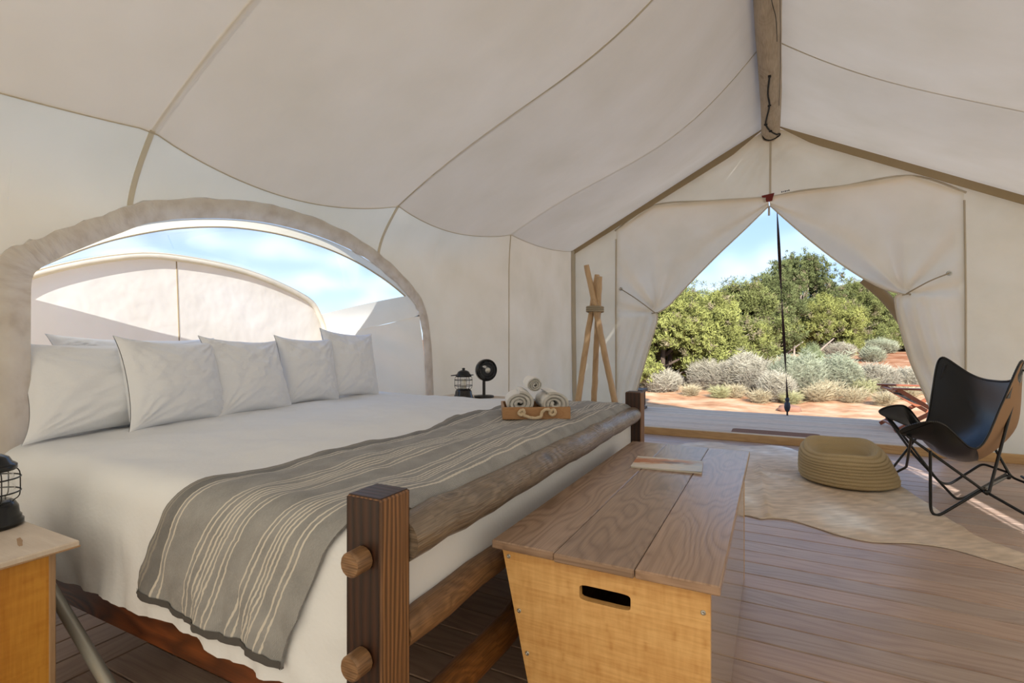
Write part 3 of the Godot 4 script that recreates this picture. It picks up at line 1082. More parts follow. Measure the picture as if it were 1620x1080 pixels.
func ridge() -> void:
	var s := mb()
	var pts := []
	var rad := []
	for k in 41:
		var z := lerpf(0.6, -6.58, k / 40.0)
		pts.append(Vector3(RIDGE_X + 0.006 * sin(z * 2.1), 3.275 + 0.006 * cos(z * 1.7), z))
		rad.append(lerpf(0.078, 0.088, k / 40.0) + 0.003 * nz.get_noise_1d(z * 3.0))
	tube(s, pts, rad, 20)
	var o := obj("ridge_pole", s, M.ridge_wood)
	tag(o, "grey weathered log along the ridge of the tent", "ridge pole")
	s = mb()
	tube(s, spline([Vector3(-0.02, 3.192, -3.1), Vector3(-0.015, 3.186, -3.5), Vector3(0.012, 3.188, -3.75), Vector3(0.02, 3.19, -4.05)], 4), 0.0025, 5)
	tube(s, spline([Vector3(0.03, 3.2, -3.3), Vector3(0.036, 3.203, -3.7), Vector3(0.045, 3.207, -4.5), Vector3(0.043, 3.206, -5.2)], 4), 0.002, 5)
	obj("split", s, M.dark, o)
	s = mb()
	var c := spline([Vector3(-0.03, 3.188, -4.55), Vector3(-0.045, 3.183, -4.85), Vector3(-0.035, 3.182, -5.1), Vector3(-0.062, 3.186, -5.4), Vector3(-0.07, 3.19, -5.55), Vector3(-0.04, 3.178, -5.68), Vector3(0.02, 3.19, -5.86), Vector3(0.055, 3.215, -5.93), Vector3(0.045, 3.205, -5.965), Vector3(-0.03, 3.18, -5.975), Vector3(-0.09, 3.2, -5.96), Vector3(-0.105, 3.25, -5.93)], 5)
	tube(s, c, 0.0075, 7)
	for k in [0, 10, 20, 26]:
		box(s, c[k], Vector3(0.022, 0.018, 0.03), 0.005, 0, Basis(Vector3.UP, k))
	tag(obj("cable", s, M.dark), "dark knotted cable along the far end of the ridge log", "cable")
	# strap that runs from the end of the ridge down to the edge of the deck
	s = mb()
	var f := func(u: float, v: float) -> Vector3:
		var a := u * 9.0
		var mid := Vector3(lerpf(0.0, 0.175, u), lerpf(3.2, 0.24, u), lerpf(-6.5, -8.44, u))
		return mid + Vector3(cos(a), 0, sin(a)) * (v - 0.5) * 0.034
	shell(s, 90, 2, f, 0.003, 3, 0.1)
	var st := obj("guy_strap", s, M.strap)
	tag(st, "twisted brown strap hanging from the ridge to the deck edge", "strap")
	s = mb()
	lathe(s, [Vector2(0.0, 0.0), Vector2(0.012, 0.0), Vector2(0.012, 0.05), Vector2(0.03, 0.07), Vector2(0.042, 0.12), Vector2(0.036, 0.18), Vector2(0.02, 0.20), Vector2(0.028, 0.215), Vector2(0.03, 0.24), Vector2(0.015, 0.262), Vector2(0.0, 0.265)], Vector3(0.175, -0.002, -8.44), 10)
	tag(obj("strap_tensioner", s, M.slate), "slate-grey tensioner standing at the deck edge under the strap", "tensioner")
# ---------------------------------------------------------------- bed
func log_bar(s: SurfaceTool, a: Vector3, b: Vector3, r0: float, r1: float, seed_: int) -> void:
	var pts := []
	var rad := []
	var n := 28
	for k in n + 1:
		var t := float(k) / n
		var w := 0.25 if k == 0 or k == n else 1.0
		pts.append(a.lerp(b, t) + Vector3(nz.get_noise_2d(k * 0.3, seed_), nz.get_noise_2d(k * 0.3, seed_ + 7), 0) * 0.007 * w)
		rad.append(lerpf(r0, r1, t) * (1.0 + 0.07 * nz.get_noise_2d(k * 0.7, seed_ + 3)) * (0.93 if k == 0 or k == n else 1.0))
	tube(s, pts, rad, 18)

func bed() -> void:
	var b := thing("bed_frame", "rustic bed frame of dark square posts and peeled log rails", "bed")
	var posts := [[-0.708, -0.790, 0.0, 0.773], [-0.700, -2.885, 0.0, 0.79], [-2.95, -0.790, 0.0, 1.02], [-2.95, -2.885, 0.0, 1.10]]
	for p in posts:
		var s := mb()
		box(s, Vector3(p[0], p[3] * 0.5, p[1]), Vector3(0.089, p[3], 0.089), 0.004, 1, Basis(), Vector2(p[0] * 3.0, p[1]))
		var o := obj("post", s, M.post, b)
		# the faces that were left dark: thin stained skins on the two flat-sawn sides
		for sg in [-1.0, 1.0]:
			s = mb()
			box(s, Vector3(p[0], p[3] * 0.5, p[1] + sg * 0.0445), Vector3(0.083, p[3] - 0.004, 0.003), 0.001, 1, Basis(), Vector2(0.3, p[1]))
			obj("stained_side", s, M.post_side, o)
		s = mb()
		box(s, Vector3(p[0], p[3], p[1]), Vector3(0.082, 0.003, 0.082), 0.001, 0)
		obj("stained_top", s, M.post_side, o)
	var rails := [[0.662, 0.049, 0.045, M.log_grey], [0.468, 0.036, 0.034, M.log_brown], [0.245, 0.04, 0.038, M.log_amber]]
	for i in 3:
		var s := mb()
		var y: float = rails[i][0]
		log_bar(s, Vector3(-0.693, y, -0.836), Vector3(-0.695, y + 0.006, -2.839), rails[i][1], rails[i][2], 20 + i * 5)
		obj("log_rail", s, rails[i][3], b)
		s = mb()
		tube(s, spline([Vector3(-0.703, y - 0.004, -0.742), Vector3(-0.704, y - 0.005, -0.715), Vector3(-0.704, y - 0.005, -0.706)], 2), [0.024, 0.024, 0.024, 0.024, 0.021], 16)
		obj("peg", s, M.log_brown, b)
	for z in [-0.792, -2.885]:
		var s := mb()
		box(s, Vector3(-1.83, 0.345, z), Vector3(2.15, 0.165, 0.042), 0.004, 0, Basis(), Vector2(z, 0.1))
		obj("side_rail", s, M.rail, b)
	var h := mb()
	box(h, Vector3(-2.95, 0.60, -1.84), Vector3(0.03, 0.26, 2.0), 0.004, 2)
	obj("headboard", h, M.rail, b)
	for k in 3:
		h = mb()
		box(h, Vector3(-2.3 + k * 0.55, 0.285, -1.84), Vector3(0.09, 0.04, 2.05), 0.003, 2)
		obj("slat", h, M.dark_wood, b)
	# mattress
	var s := mb()
	var f := func(u: float, v: float) -> Vector3:
		return rounded_box(u, v, Vector3(-1.83, 0.495, -1.84), Vector3(1.07, 0.185, 0.985), 0.12)
	grid(s, 64, 32, f, 4, 2)
	tag(obj("mattress", s, M.mattress), "white mattress inside the log bed frame", "mattress")

func rounded_box(u: float, v: float, c: Vector3, h: Vector3, _r: float) -> Vector3:
	var a := -u * TAU
	var b := (v - 0.5) * PI
	var e := 0.22
	var cb := pow(absf(cos(b)), e)
	var x := signf(cos(a)) * pow(absf(cos(a)), e) * cb
	var z := signf(sin(a)) * pow(absf(sin(a)), e) * cb
	var y := signf(sin(b)) * pow(absf(sin(b)), e)
	return c + Vector3(x * h.x, y * h.y, z * h.z)

# the bedclothes follow one curve across the bed: up the near side, over the top, down the far side
const NEAR_Z := -0.757
const FAR_Z := -2.92
const TOP := 0.712
const CORNER := 0.085
const DROP := 0.272
const EDGE_X := -0.752

func across(b: float) -> Vector2:
	# b in metres from the near corner's start, negative down the near side; returns (z, y)
	var arc := CORNER * PI * 0.5
	var top := NEAR_Z - CORNER - (FAR_Z + CORNER)
	if b < 0.0: return Vector2(NEAR_Z, TOP - CORNER + b)
	if b < arc:
		var a := b / CORNER
		return Vector2(NEAR_Z - CORNER + CORNER * cos(a), TOP - CORNER + CORNER * sin(a))
	b -= arc
	if b < top: return Vector2(NEAR_Z - CORNER - b, TOP + 0.018 * sin(PI * b / top))
	b -= top
	if b < arc:
		var a := b / CORNER
		return Vector2(FAR_Z + CORNER - CORNER * sin(a), TOP - CORNER + CORNER * cos(a))
	return Vector2(FAR_Z, TOP - CORNER - (b - arc))

func b_max() -> float:
	return CORNER * PI + (NEAR_Z - FAR_Z - 2.0 * CORNER)

func cover(x: float, b: float) -> Vector3:
	# the upper face of the duvet; beyond the foot edge it turns down
	var over := maxf(0.0, x - EDGE_X)
	var p := across(b)
	var sink := 0.0
	var X := x
	if over > 0.0:
		var a := minf(over / 0.04, PI * 0.5)
		X = EDGE_X + 0.04 * sin(a)
		sink = 0.04 * (1.0 - cos(a)) + maxf(0.0, over - 0.04 * PI * 0.5)
	var down := clampf(-b / 0.25, 0, 1)
	var n := nz.get_noise_2d(x * 2.2, b * 2.2) * 0.014 + nz.get_noise_2d(x * 4.0 + b * 2.0, b * 3.0 - x) * 0.004
	var fold := (nz.get_noise_2d(x * 4.0 + b * 0.8, 3.0 + b * 0.6)) * 0.022 * down
	fold += down * (nz.get_noise_2d(x * 11.0, b * 1.5 + 8.0) * 0.010 + nz.get_noise_2d(x * 7.0 + b * 9.0, 20.0) * 0.006)
	var y := p.y + (n if down == 0.0 else n * 0.3) - sink
	var z := p.x + fold + n * down + 0.012 * down
	return Vector3(X, y, z)

func bedding() -> void:
	var s := mb()
	var hem := func(x: float) -> float:
		return -DROP - 0.008 * sin(x * 5.1 + 0.4) - 0.012 * nz.get_noise_1d(x * 5.0)
	var f := func(u: float, v: float) -> Vector3:
		var x := lerpf(-2.86, EDGE_X + 0.3, u)
		return cover(x, lerpf(hem.call(x), b_max() + 0.2, v))
	shell(s, 150, 170, f, 0.012, 2.1, 2.9)
	tag(obj("duvet", s, M.linen), "smooth white duvet spread over the big bed", "duvet")
	# the grey striped throw, laid a little askew across the foot
	var left := [Vector2(-0.30, -1.50), Vector2(-0.10, -1.44), Vector2(0.05, -1.36), Vector2(0.18, -1.27), Vector2(0.45, -1.22), Vector2(0.8, -1.19), Vector2(1.3, -1.25), Vector2(1.9, -1.29), Vector2(2.4, -1.30)]
	var right := [Vector2(-0.30, -0.935), Vector2(-0.1, -0.87), Vector2(0.05, -0.79), Vector2(0.15, -0.72), Vector2(0.3, -0.68), Vector2(2.4, -0.68)]
	s = mb()
	var g := func(u: float, v: float) -> Vector3:
		var b := lerpf(lerpf(-0.205, -0.25, u), b_max() + 0.14, v)
		var x0 := soft(left, b)
		var x := lerpf(x0, soft(right, b), u)
		b -= (1.0 - smoothstep(0.0, 0.2, v)) * 0.012 * sin(u * 5.0)
		var lim := EDGE_X + 0.05
		var p := cover(minf(x, lim), b)
		var q := cover(minf(x, lim) - 0.01, b)
		var r := cover(minf(x, lim), b + 0.01)
		var n := (p - q).cross(r - p).normalized()
		var lift := 0.015 + 0.005 * nz.get_noise_2d(u * 5.0, v * 14.0)
		return p + n * lift
	shell(s, 60, 190, g, 0.006, 1.0, 2.6)
	var th := obj("throw_blanket", s, M.blanket)
	tag(th, "grey woven throw with pale stripes across the foot of the bed", "blanket")
	s = mb()
	var hf := func(u: float, v: float) -> Vector3:
		return g.call(u, v * 0.006) + Vector3(0, 0, 0.0025)
	grid(s, 60, 2, hf, 1, 1)
	obj("hem", s, M.blanket_hem, th)

func cushion(w: float, h: float, thick: float, seed_: int) -> ArrayMesh:
	var s := mb()
	var n := 44
	for side in [1.0, -1.0]:
		var f := func(u: float, v: float) -> Vector3:
			var a := u * 2.0 - 1.0
			var b := v * 2.0 - 1.0
			var e := (1.0 - a * a) * (1.0 - b * b)
			var x := a * w * 0.5 * (1.0 - 0.085 * (1.0 - pow(absf(b), 2.2)))
			var y := b * h * 0.5 * (1.0 - 0.085 * (1.0 - pow(absf(a), 2.2)))
			var ear := 1.0 + 0.035 * pow(absf(a * b), 5.0)
			x *= ear
			y *= ear
			var t := maxf(pow(maxf(e, 0.0), 0.46), 0.02)
			var corner := Vector2(absf(a) - 1.0, absf(b) - 1.0)
			var ang := atan2(corner.y, corner.x)
			var pull := exp(-corner.length() * 2.6)
			var wr := sin(ang * 20.0 + seed_) * 0.012 * pull * minf(1.0, e * 6.0)
			wr += nz.get_noise_2d(a * 1.6 + seed_ * 3.1 + b * 0.7, b * 2.6 - a * 0.9 + side * 7.0) * 0.011 * minf(1.0, e * 3.0)
			wr += nz.get_noise_2d(a * 5.0 + seed_, b * 8.0 + a * 4.0) * 0.0025 * minf(1.0, e * 4.0)
			return Vector3(x, y, side * (thick * 0.5 * t + wr))
		grid(s, n, n, f, w * 2.0, h * 2.0, side < 0)
	s.generate_normals()
	s.index()
	return s.commit()

func pillows() -> void:
	var rows := [
		# w, h, thickness, base point, lean back, turn, roll, label
		[0.74, 0.375, 0.19, Vector3(-2.36, 0.705, -1.18), 0.36, 0.06, 0.0, "wide white sleeping pillow propped at the left end of the bed head"],
		[0.70, 0.385, 0.17, Vector3(-2.62, 0.71, -1.36), 0.26, 0.0, -0.02, "white sleeping pillow mostly hidden behind the wide left-hand one"],
		[0.46, 0.385, 0.18, Vector3(-2.27, 0.70, -1.31), 0.28, 0.20, -0.05, "square white cushion beside the wide sleeping pillow"],
		[0.46, 0.40, 0.16, Vector3(-2.31, 0.70, -1.70), 0.36, 0.14, -0.05, "square white cushion next to the one by the sleeping pillow"],
		[0.41, 0.395, 0.16, Vector3(-2.40, 0.70, -2.12), 0.22, 0.02, -0.04, "square white cushion tucked behind the one at the canvas end"],
		[0.44, 0.44, 0.16, Vector3(-2.42, 0.70, -2.48), 0.24, 0.0, -0.07, "square white cushion leaning at the canvas end of the row"],
	]
	for i in rows.size():
		var r = rows[i]
		var o := put("pillow", cushion(r[0], r[1], r[2], i + 2), M.pillow)
		# local x along the bed head, y up, z towards the foot of the bed
		var basis := Basis(Vector3(0, 0, -1), Vector3.UP, Vector3(1, 0, 0))
		basis = Basis(Vector3.UP, r[5]) * Basis(Vector3(0, 0, 1), r[4]) * basis * Basis(Vector3(0, 0, 1), r[6])
		o.basis = basis
		o.position = r[3] + basis.y * (r[1] * 0.5 - 0.004) + Vector3(0, 0.016, 0)
		tag(o, r[7], "pillow", "pillows at the bed head")

func soft(prof: Array, x: float) -> float:
	# look() smoothed over a short stretch
	var a := 0.0
	for k in 5: a += look(prof, x + (k - 2) * 0.045)
	return a / 5.0
# ---------------------------------------------------------------- chest, bedside cabinets, tray, rug, pouf
func screw(at: Vector3, basis: Basis, parent: Node3D) -> void:
	var s := mb()
	lathe(s, [Vector2(0.0055, -0.002), Vector2(0.0055, 0.001), Vector2(0.004, 0.002), Vector2(0.0012, 0.002), Vector2(0.001, 0.0005), Vector2(0.0, 0.0005)], at, 10, basis)
	obj("screw", s, M.steel, parent)

func holed_panel(s: SurfaceTool, x0: float, x1: float, y0: float, y1: float, c: Vector2, h: Vector2, z: float, thick: float, slant: float) -> void:
	# an upright board facing +z with a round-cornered hand hole
	var n := 48
	var inner := []
	var outer := []
	for k in n:
		var a := TAU * k / n
		var d := Vector2(cos(a), sin(a))
		var e := pow(pow(absf(d.x), 7.0) + pow(absf(d.y), 7.0), -1.0 / 7.0)
		inner.append(c + Vector2(d.x * e * h.x, d.y * e * h.y))
		var q := maxf(absf(d.x), absf(d.y))
		d /= q
		var oy := lerpf(y0, y1, d.y * 0.5 + 0.5)
		outer.append(Vector2(lerpf(x0 + slant * (y1 - oy), x1, d.x * 0.5 + 0.5), oy))
	s.set_smooth_group(-1)
	for k in n:
		var j := (k + 1) % n
		for f in [[z], [z - thick]]:
			var p := [Vector3(outer[k].x, outer[k].y, f[0]), Vector3(outer[j].x, outer[j].y, f[0]), Vector3(inner[j].x, inner[j].y, f[0]), Vector3(inner[k].x, inner[k].y, f[0])]
			poly(s, p, [outer[k], outer[j], inner[j], inner[k]], Vector3(c.x, c.y, z - thick * 0.5))
		for e in [[inner, 1.0], [outer, -1.0]]:
			var a: Vector2 = e[0][k]
			var b: Vector2 = e[0][j]
			var mid := (a + b) * 0.5
			var away: Vector2 = mid + (mid - c) * 0.1 * e[1]
			poly(s, [Vector3(a.x, a.y, z), Vector3(b.x, b.y, z), Vector3(b.x, b.y, z - thick), Vector3(a.x, a.y, z - thick)], [a, b, b + Vector2(0, thick), a + Vector2(0, thick)], Vector3(away.x, away.y, z - thick * 0.5))

func chest() -> void:
	var c := thing("storage_chest", "bamboo storage chest with a dark plank lid at the foot of the bed", "chest")
	var x0 := -0.612
	var x1 := -0.118
	var z0 := -1.137
	var z1 := -2.535
	var top := 0.555
	# near end panel with a hand hole cut through
	var s := mb()
	holed_panel(s, x0, x1, 0.002, top - 0.002, Vector2(-0.346, 0.4875), Vector2(0.0605, 0.018), z0, 0.019, 0.225)
	obj("end_panel", s, M.bamboo, c)
	s = mb()
	holed_panel(s, x0, x1, 0.002, top - 0.002, Vector2(-0.346, 0.4875), Vector2(0.0605, 0.018), z1 + 0.019, 0.019, 0.225)
	obj("end_panel", s, M.bamboo, c)
	s = mb()
	box(s, Vector3(x1 - 0.0105, top * 0.5, (z0 + z1) * 0.5), Vector3(0.019, top - 0.004, z0 - z1 - 0.04), 0.0015, 2)
	obj("side_panel", s, M.lacquer, c)
	s = mb()
	box(s, Vector3(x0 + 0.0105 + 0.112 * top, top * 0.5, (z0 + z1) * 0.5), Vector3(0.019, top * 1.02 - 0.006, z0 - z1 - 0.04), 0.0015, 2, Basis(Vector3(0, 0, 1), 0.2213))
	obj("side_panel", s, M.bamboo, c)
	s = mb()
	box(s, Vector3((x0 + x1) * 0.5 + 0.06, 0.03, (z0 + z1) * 0.5), Vector3(x1 - x0 - 0.165, 0.02, z0 - z1 - 0.045), 0.002, 2)
	obj("bottom", s, M.bamboo, c)
	# lid of three planks with a small step at their near ends
	var xs := [-0.633, -0.463, -0.272, -0.096]
	for k in 3:
		s = mb()
		var w: float = xs[k + 1] - xs[k] - 0.0012
		var jut: float = [0.0, 0.006, 0.003][k]
		box(s, Vector3((xs[k] + xs[k + 1]) * 0.5, top + 0.0105, (-1.118 + jut - 2.552) * 0.5), Vector3(w, 0.021, 1.434 + jut), 0.0028, 2, Basis(), Vector2(0.31 * k + 0.2, 0.117 * k))
		obj("lid_plank", s, M["chest_top%d" % k], c)
	var face := Basis(Vector3.RIGHT, PI / 2)
	for y in [0.535, 0.405, 0.305, 0.12]: screw(Vector3(x0 + 0.014 + 0.225 * (top - y), y, z0 + 0.0005), face, c)
	for y in [0.505, 0.325, 0.13]: screw(Vector3(x1 - 0.014, y, z0 + 0.0005), face, c)
	# the magazine on the lid
	var m := thing("magazine", "thin magazine with an orange landscape cover on the chest lid", "magazine", Vector3(-0.381, top + 0.021, -2.115), 0.09)
	s = mb()
	for k in 3: box(s, Vector3(0.0006 * k, 0.0011 + 0.0019 * k, 0.0008 * k), Vector3(0.262, 0.0017, 0.192), 0.0004, 0)
	obj("pages", s, M.paper, m)
	s = mb()
	var f := func(u: float, v: float) -> Vector3:
		return Vector3((u - 0.5) * 0.264, 0.0068 + 0.003 * pow(u, 6.0) * v + 0.002 * sin(PI * v) * u, (v - 0.5) * 0.194)
	shell(s, 14, 10, f, 0.0007, 1, 1, true)
	obj("cover", s, M.print, m)

func cabinet() -> Node3D:
	# its corner towards the bed foot and the bed is the origin; it spreads to -x and +z
	var n := thing("nightstand", "amber bamboo bedside cabinet with a pale plywood top by the black lantern", "nightstand")
	var s := mb()
	box(s, Vector3(-0.03 - 0.24, 0.28, 0.03 + 0.2), Vector3(0.45, 0.552, 0.38), 0.003, 1)
	obj("body", s, M.orange_ply, n)
	s = mb()
	box(s, Vector3(-0.27, 0.28, 0.0385), Vector3(0.454, 0.552, 0.014), 0.002, 1)
	obj("back_panel", s, M.ply_edge, n)
	s = mb()
	box(s, Vector3(-0.27, 0.5665, 0.23), Vector3(0.54, 0.017, 0.46), 0.003, 0)
	var t := obj("top", s, M.pale_ply, n)
	s = mb()
	box(s, Vector3(-0.27, 0.5605, 0.23), Vector3(0.542, 0.0045, 0.462), 0.001, 0)
	obj("ply_layer", s, M.ply_edge, t)
	# a chip in the veneer
	s = mb()
	var chip := []
	for k in 15:
		var a := TAU * k / 15.0
		chip.append(Vector3(-0.12 + cos(a) * 0.035 * (1.0 + 0.3 * hash1(k)), 0.5753, 0.075 + sin(a) * 0.004 * (1.0 + 0.7 * hash1(k + 30)) + cos(a) * 0.012))
	var uvs := []
	for k in 15: uvs.append(Vector2(chip[k].x, chip[k].z))
	s.set_smooth_group(-1)
	poly(s, chip, uvs, Vector3(-0.12, 0.0, 0.075))
	obj("chip", s, M.ply_edge, t)
	return n

func lantern(at: Vector3, turn: float, size: float, label: String) -> void:
	var l := thing("lantern", label, "lantern", at, turn)
	l.scale = Vector3.ONE * size
	var s := mb()
	lathe(s, [Vector2(0.0, 0.0), Vector2(0.058, 0.0), Vector2(0.061, 0.004), Vector2(0.061, 0.012), Vector2(0.057, 0.016), Vector2(0.057, 0.022), Vector2(0.053, 0.027), Vector2(0.051, 0.045), Vector2(0.044, 0.058), Vector2(0.038, 0.062), Vector2(0.0, 0.062)], Vector3.ZERO, 32)
	obj("base", s, M.black_gloss, l)
	s = mb()
	tube(s, [Vector3(0.052, 0.035, 0.0), Vector3(0.072, 0.035, 0.0)], 0.0035, 8)
	box(s, Vector3(0.074, 0.035, 0), Vector3(0.004, 0.012, 0.012), 0.001)
	obj("dimmer_knob", s, M.black_metal, l)
	s = mb()
	lathe(s, [Vector2(0.036, 0.062), Vector2(0.043, 0.072), Vector2(0.045, 0.09), Vector2(0.043, 0.118), Vector2(0.038, 0.134), Vector2(0.036, 0.136)], Vector3.ZERO, 28)
	obj("globe", s, M.glass, l)
	s = mb()
	lathe(s, [Vector2(0.0, 0.062), Vector2(0.016, 0.063), Vector2(0.016, 0.118), Vector2(0.0, 0.122)], Vector3.ZERO, 16)
	obj("lamp_core", s, M.white_plastic, l)
	s = mb()
	for k in 6:
		var a := TAU * (k + 0.5) / 6.0
		var d := Vector3(cos(a), 0, sin(a))
		tube(s, spline([d * 0.042 + Vector3(0, 0.06, 0), d * 0.052 + Vector3(0, 0.07, 0), d * 0.0535 + Vector3(0, 0.1, 0), d * 0.052 + Vector3(0, 0.128, 0), d * 0.043 + Vector3(0, 0.14, 0)], 3), 0.0014, 6)
	for y in [0.082, 0.116]:
		var ring := []
		for k in 33: ring.append(Vector3(cos(TAU * k / 32.0), 0, sin(TAU * k / 32.0)) * 0.0545 + Vector3(0, y, 0))
		tube(s, ring, 0.0019, 7, false)
	obj("wire_cage", s, M.black_metal, l)
	s = mb()
	lathe(s, [Vector2(0.0, 0.135), Vector2(0.047, 0.135), Vector2(0.049, 0.138), Vector2(0.049, 0.147), Vector2(0.046, 0.15), Vector2(0.04, 0.154), Vector2(0.034, 0.166), Vector2(0.02, 0.174), Vector2(0.009, 0.176), Vector2(0.008, 0.181), Vector2(0.01, 0.185), Vector2(0.007, 0.189), Vector2(0.0, 0.19)], Vector3.ZERO, 32)
	obj("cap", s, M.black_gloss, l)
	s = mb()
	var h := []
	for k in 17:
		var a := PI * k / 16.0
		h.append(Vector3(0.052 * cos(a), 0.142 + 0.085 * sin(a) * (1.0 if label.contains("amber") else 0.05), 0.0 if label.contains("amber") else 0.062 * sin(a)))
	tube(s, h, 0.0017, 6)
	obj("handle", s, M.black_metal, l)
	s = mb()
	tube(s, [Vector3(0, 0.146, -0.046), Vector3(0, 0.144, -0.066), Vector3(0, 0.143, -0.078)], [0.003, 0.0032, 0.0028], 8)
	obj("catch", s, M.black_metal, l)

func nightstands() -> void:
	var n := cabinet()
	n.position = Vector3(-1.554, 0, -0.644)
	lantern(Vector3(-1.872, 0.5755, -0.575), 2.7, 1.12, "black wire-cage lantern with raised handle on the amber cabinet")
	var far := dup(n, "nightstand", Vector3(-1.76, 0, -3.47), 0.0, "bedside cabinet almost hidden behind the far side of the bed, under fan and lantern")
	far.scale = Vector3(1, 1.135, 1)
	lantern(Vector3(-2.03, 0.6535, -3.17), 2.3, 1.2, "small black wire-cage lantern beside the black fan")
	# desk fan
	var f := thing("desk_fan", "small black desk fan behind the bed beside the wire-cage lantern", "fan", Vector3(-1.95, 0.6535, -3.33), 0.95)
	f.scale = Vector3.ONE * 1.12
	var s := mb()
	lathe(s, [Vector2(0.0, 0.0), Vector2(0.066, 0.0), Vector2(0.068, 0.004), Vector2(0.066, 0.012), Vector2(0.02, 0.016), Vector2(0.0, 0.016)], Vector3.ZERO, 28)
	obj("base", s, M.fan_black, f)
	s = mb()
	box(s, Vector3(0, 0.08, 0), Vector3(0.019, 0.14, 0.013), 0.003, 1)
	obj("stem", s, M.fan_black, f)
	var head := Basis(Vector3.RIGHT, PI / 2)   # the fan blows along +z
	s = mb()
	box(s, Vector3(0, 0.172, -0.012), Vector3(0.04, 0.05, 0.05), 0.012, 1)
	obj("motor", s, M.fan_black, f)
	s = mb()
	lathe(s, [Vector2(0.03, -0.012), Vector2(0.066, -0.01), Vector2(0.073, 0.0), Vector2(0.074, 0.03), Vector2(0.070, 0.038), Vector2(0.066, 0.038), Vector2(0.068, 0.03), Vector2(0.067, 0.002), Vector2(0.03, -0.008)], Vector3(0, 0.185, 0.02), 40, head)
	obj("guard_ring", s, M.black_gloss, f)
	s = mb()
	for k in 44:
		var a := TAU * k / 44.0
		var d := Vector3(cos(a), sin(a), 0)
		var e := Vector3(cos(a + 0.35), sin(a + 0.35), 0)
		tube(s, [Vector3(0, 0.185, 0.063) + d * 0.018, Vector3(0, 0.185, 0.062) + (d + e).normalized() * 0.045, Vector3(0, 0.185, 0.056) + e * 0.069], 0.0009, 4, false)
	for r in [0.034, 0.052]:
		var ring := []
		for k in 33: ring.append(Vector3(cos(TAU * k / 32.0) * r, 0.185 + sin(TAU * k / 32.0) * r, 0.0615))
		tube(s, ring, 0.001, 5, false)
	obj("grille", s, M.fan_grey, f)
	s = mb()
	lathe(s, [Vector2(0.0, 0.0), Vector2(0.019, 0.0), Vector2(0.02, 0.004), Vector2(0.015, 0.007), Vector2(0.0, 0.008)], Vector3(0, 0.185, 0.06), 20, head)
	obj("hub", s, M.steel, f)
	for k in 5:
		s = mb()
		var bl := func(u: float, v: float) -> Vector3:
			var a := TAU * k / 5.0 + (v - 0.5) * 0.9 * (0.5 + 0.5 * u) + u * 0.3
			var r := lerpf(0.012, 0.062, u)
			return Vector3(cos(a) * r, 0.185 + sin(a) * r, 0.035 + (v - 0.5) * 0.02)
		shell(s, 6, 6, bl, 0.0015)
		obj("blade", s, M.fan_black, f)
	# the slanting metal tube between cabinet and bed
	s = mb()
	tube(s, [Vector3(-1.96, 0.45, -0.688), Vector3(-1.54, 0.20, -0.692), Vector3(-1.222, 0.012, -0.695)], 0.0150, 14)
	tag(obj("metal_tube", s, M.tube), "slanting silver metal tube between the amber cabinet and the bed", "tube")

func spiral_towel(called: String, label: String, r_out: float, length: float, at: Vector3, axis: Vector3, turns: float, squash: float, phase: float) -> void:
	# a strip of towelling rolled up; the axis points to the seen end
	var s := mb()
	var z := axis.normalized()
	var x := Vector3.UP.cross(z).normalized()
	var y := z.cross(x)
	var n := int(turns * 30)
	var pitch := r_out / (turns + 1.05)
	var pt := func(a: float, r: float, l: float) -> Vector3:
		var rr := r * (1.0 + 0.03 * sin(a * 2.0 + 1.0) + 0.02 * nz.get_noise_2d(a, l * 8.0))
		return at + x * cos(a + phase) * rr + y * sin(a + phase) * rr * squash + z * l
	var prof := [[0.0, 0.0], [0.0, 1.0], [0.012, 1.0], [0.02, 0.85]]
	for i in n:
		var a0 := TAU * turns * i / n
		var a1 := TAU * turns * (i + 1) / n
		var b0 := pitch * (0.12 + turns * i / n)
		var b1 := pitch * (0.12 + turns * (i + 1.0) / n)
		var th := pitch * 0.93
		s.set_smooth_group(0)
		var e0 := length + 0.006 * sin(a0 * 0.7)
		var e1 := length + 0.006 * sin(a1 * 0.7)
		# rounded end of the strip, then its outer and inner faces
		var sec0 := [[b0 + th, 0.0], [b0 + th, e0 - 0.008], [b0 + th * 0.8, e0 - 0.001], [b0 + th * 0.5, e0], [b0 + th * 0.2, e0 - 0.001], [b0, e0 - 0.008], [b0, 0.0]]
		var sec1 := [[b1 + th, 0.0], [b1 + th, e1 - 0.008], [b1 + th * 0.8, e1 - 0.001], [b1 + th * 0.5, e1], [b1 + th * 0.2, e1 - 0.001], [b1, e1 - 0.008], [b1, 0.0]]
		for k in sec0.size():
			var m := (k + 1) % sec0.size()
			s.set_smooth_group(0 if k < sec0.size() - 1 else 1)
			var va := 0.02 * k
			quad(s, pt.call(a0, sec0[k][0], sec0[k][1]), pt.call(a1, sec1[k][0], sec1[k][1]), pt.call(a1, sec1[m][0], sec1[m][1]), pt.call(a0, sec0[m][0], sec0[m][1]), Vector2(a0 * r_out, va), Vector2(a1 * r_out, va), Vector2(a1 * r_out, va + sec1[m][1]), Vector2(a0 * r_out, va + sec0[m][1]))
		if i == n - 1:
			s.set_smooth_group(-1)
			var cap := []
			var uv := []
			for k in sec1.size():
				cap.append(pt.call(a1, sec1[k][0], sec1[k][1]))
				uv.append(Vector2(sec1[k][0], sec1[k][1]))
			poly(s, cap, uv, pt.call(a0, b0, length * 0.5))
	tag(obj(called, s, M.terry), label, "towel", "rolled towels in the tray")

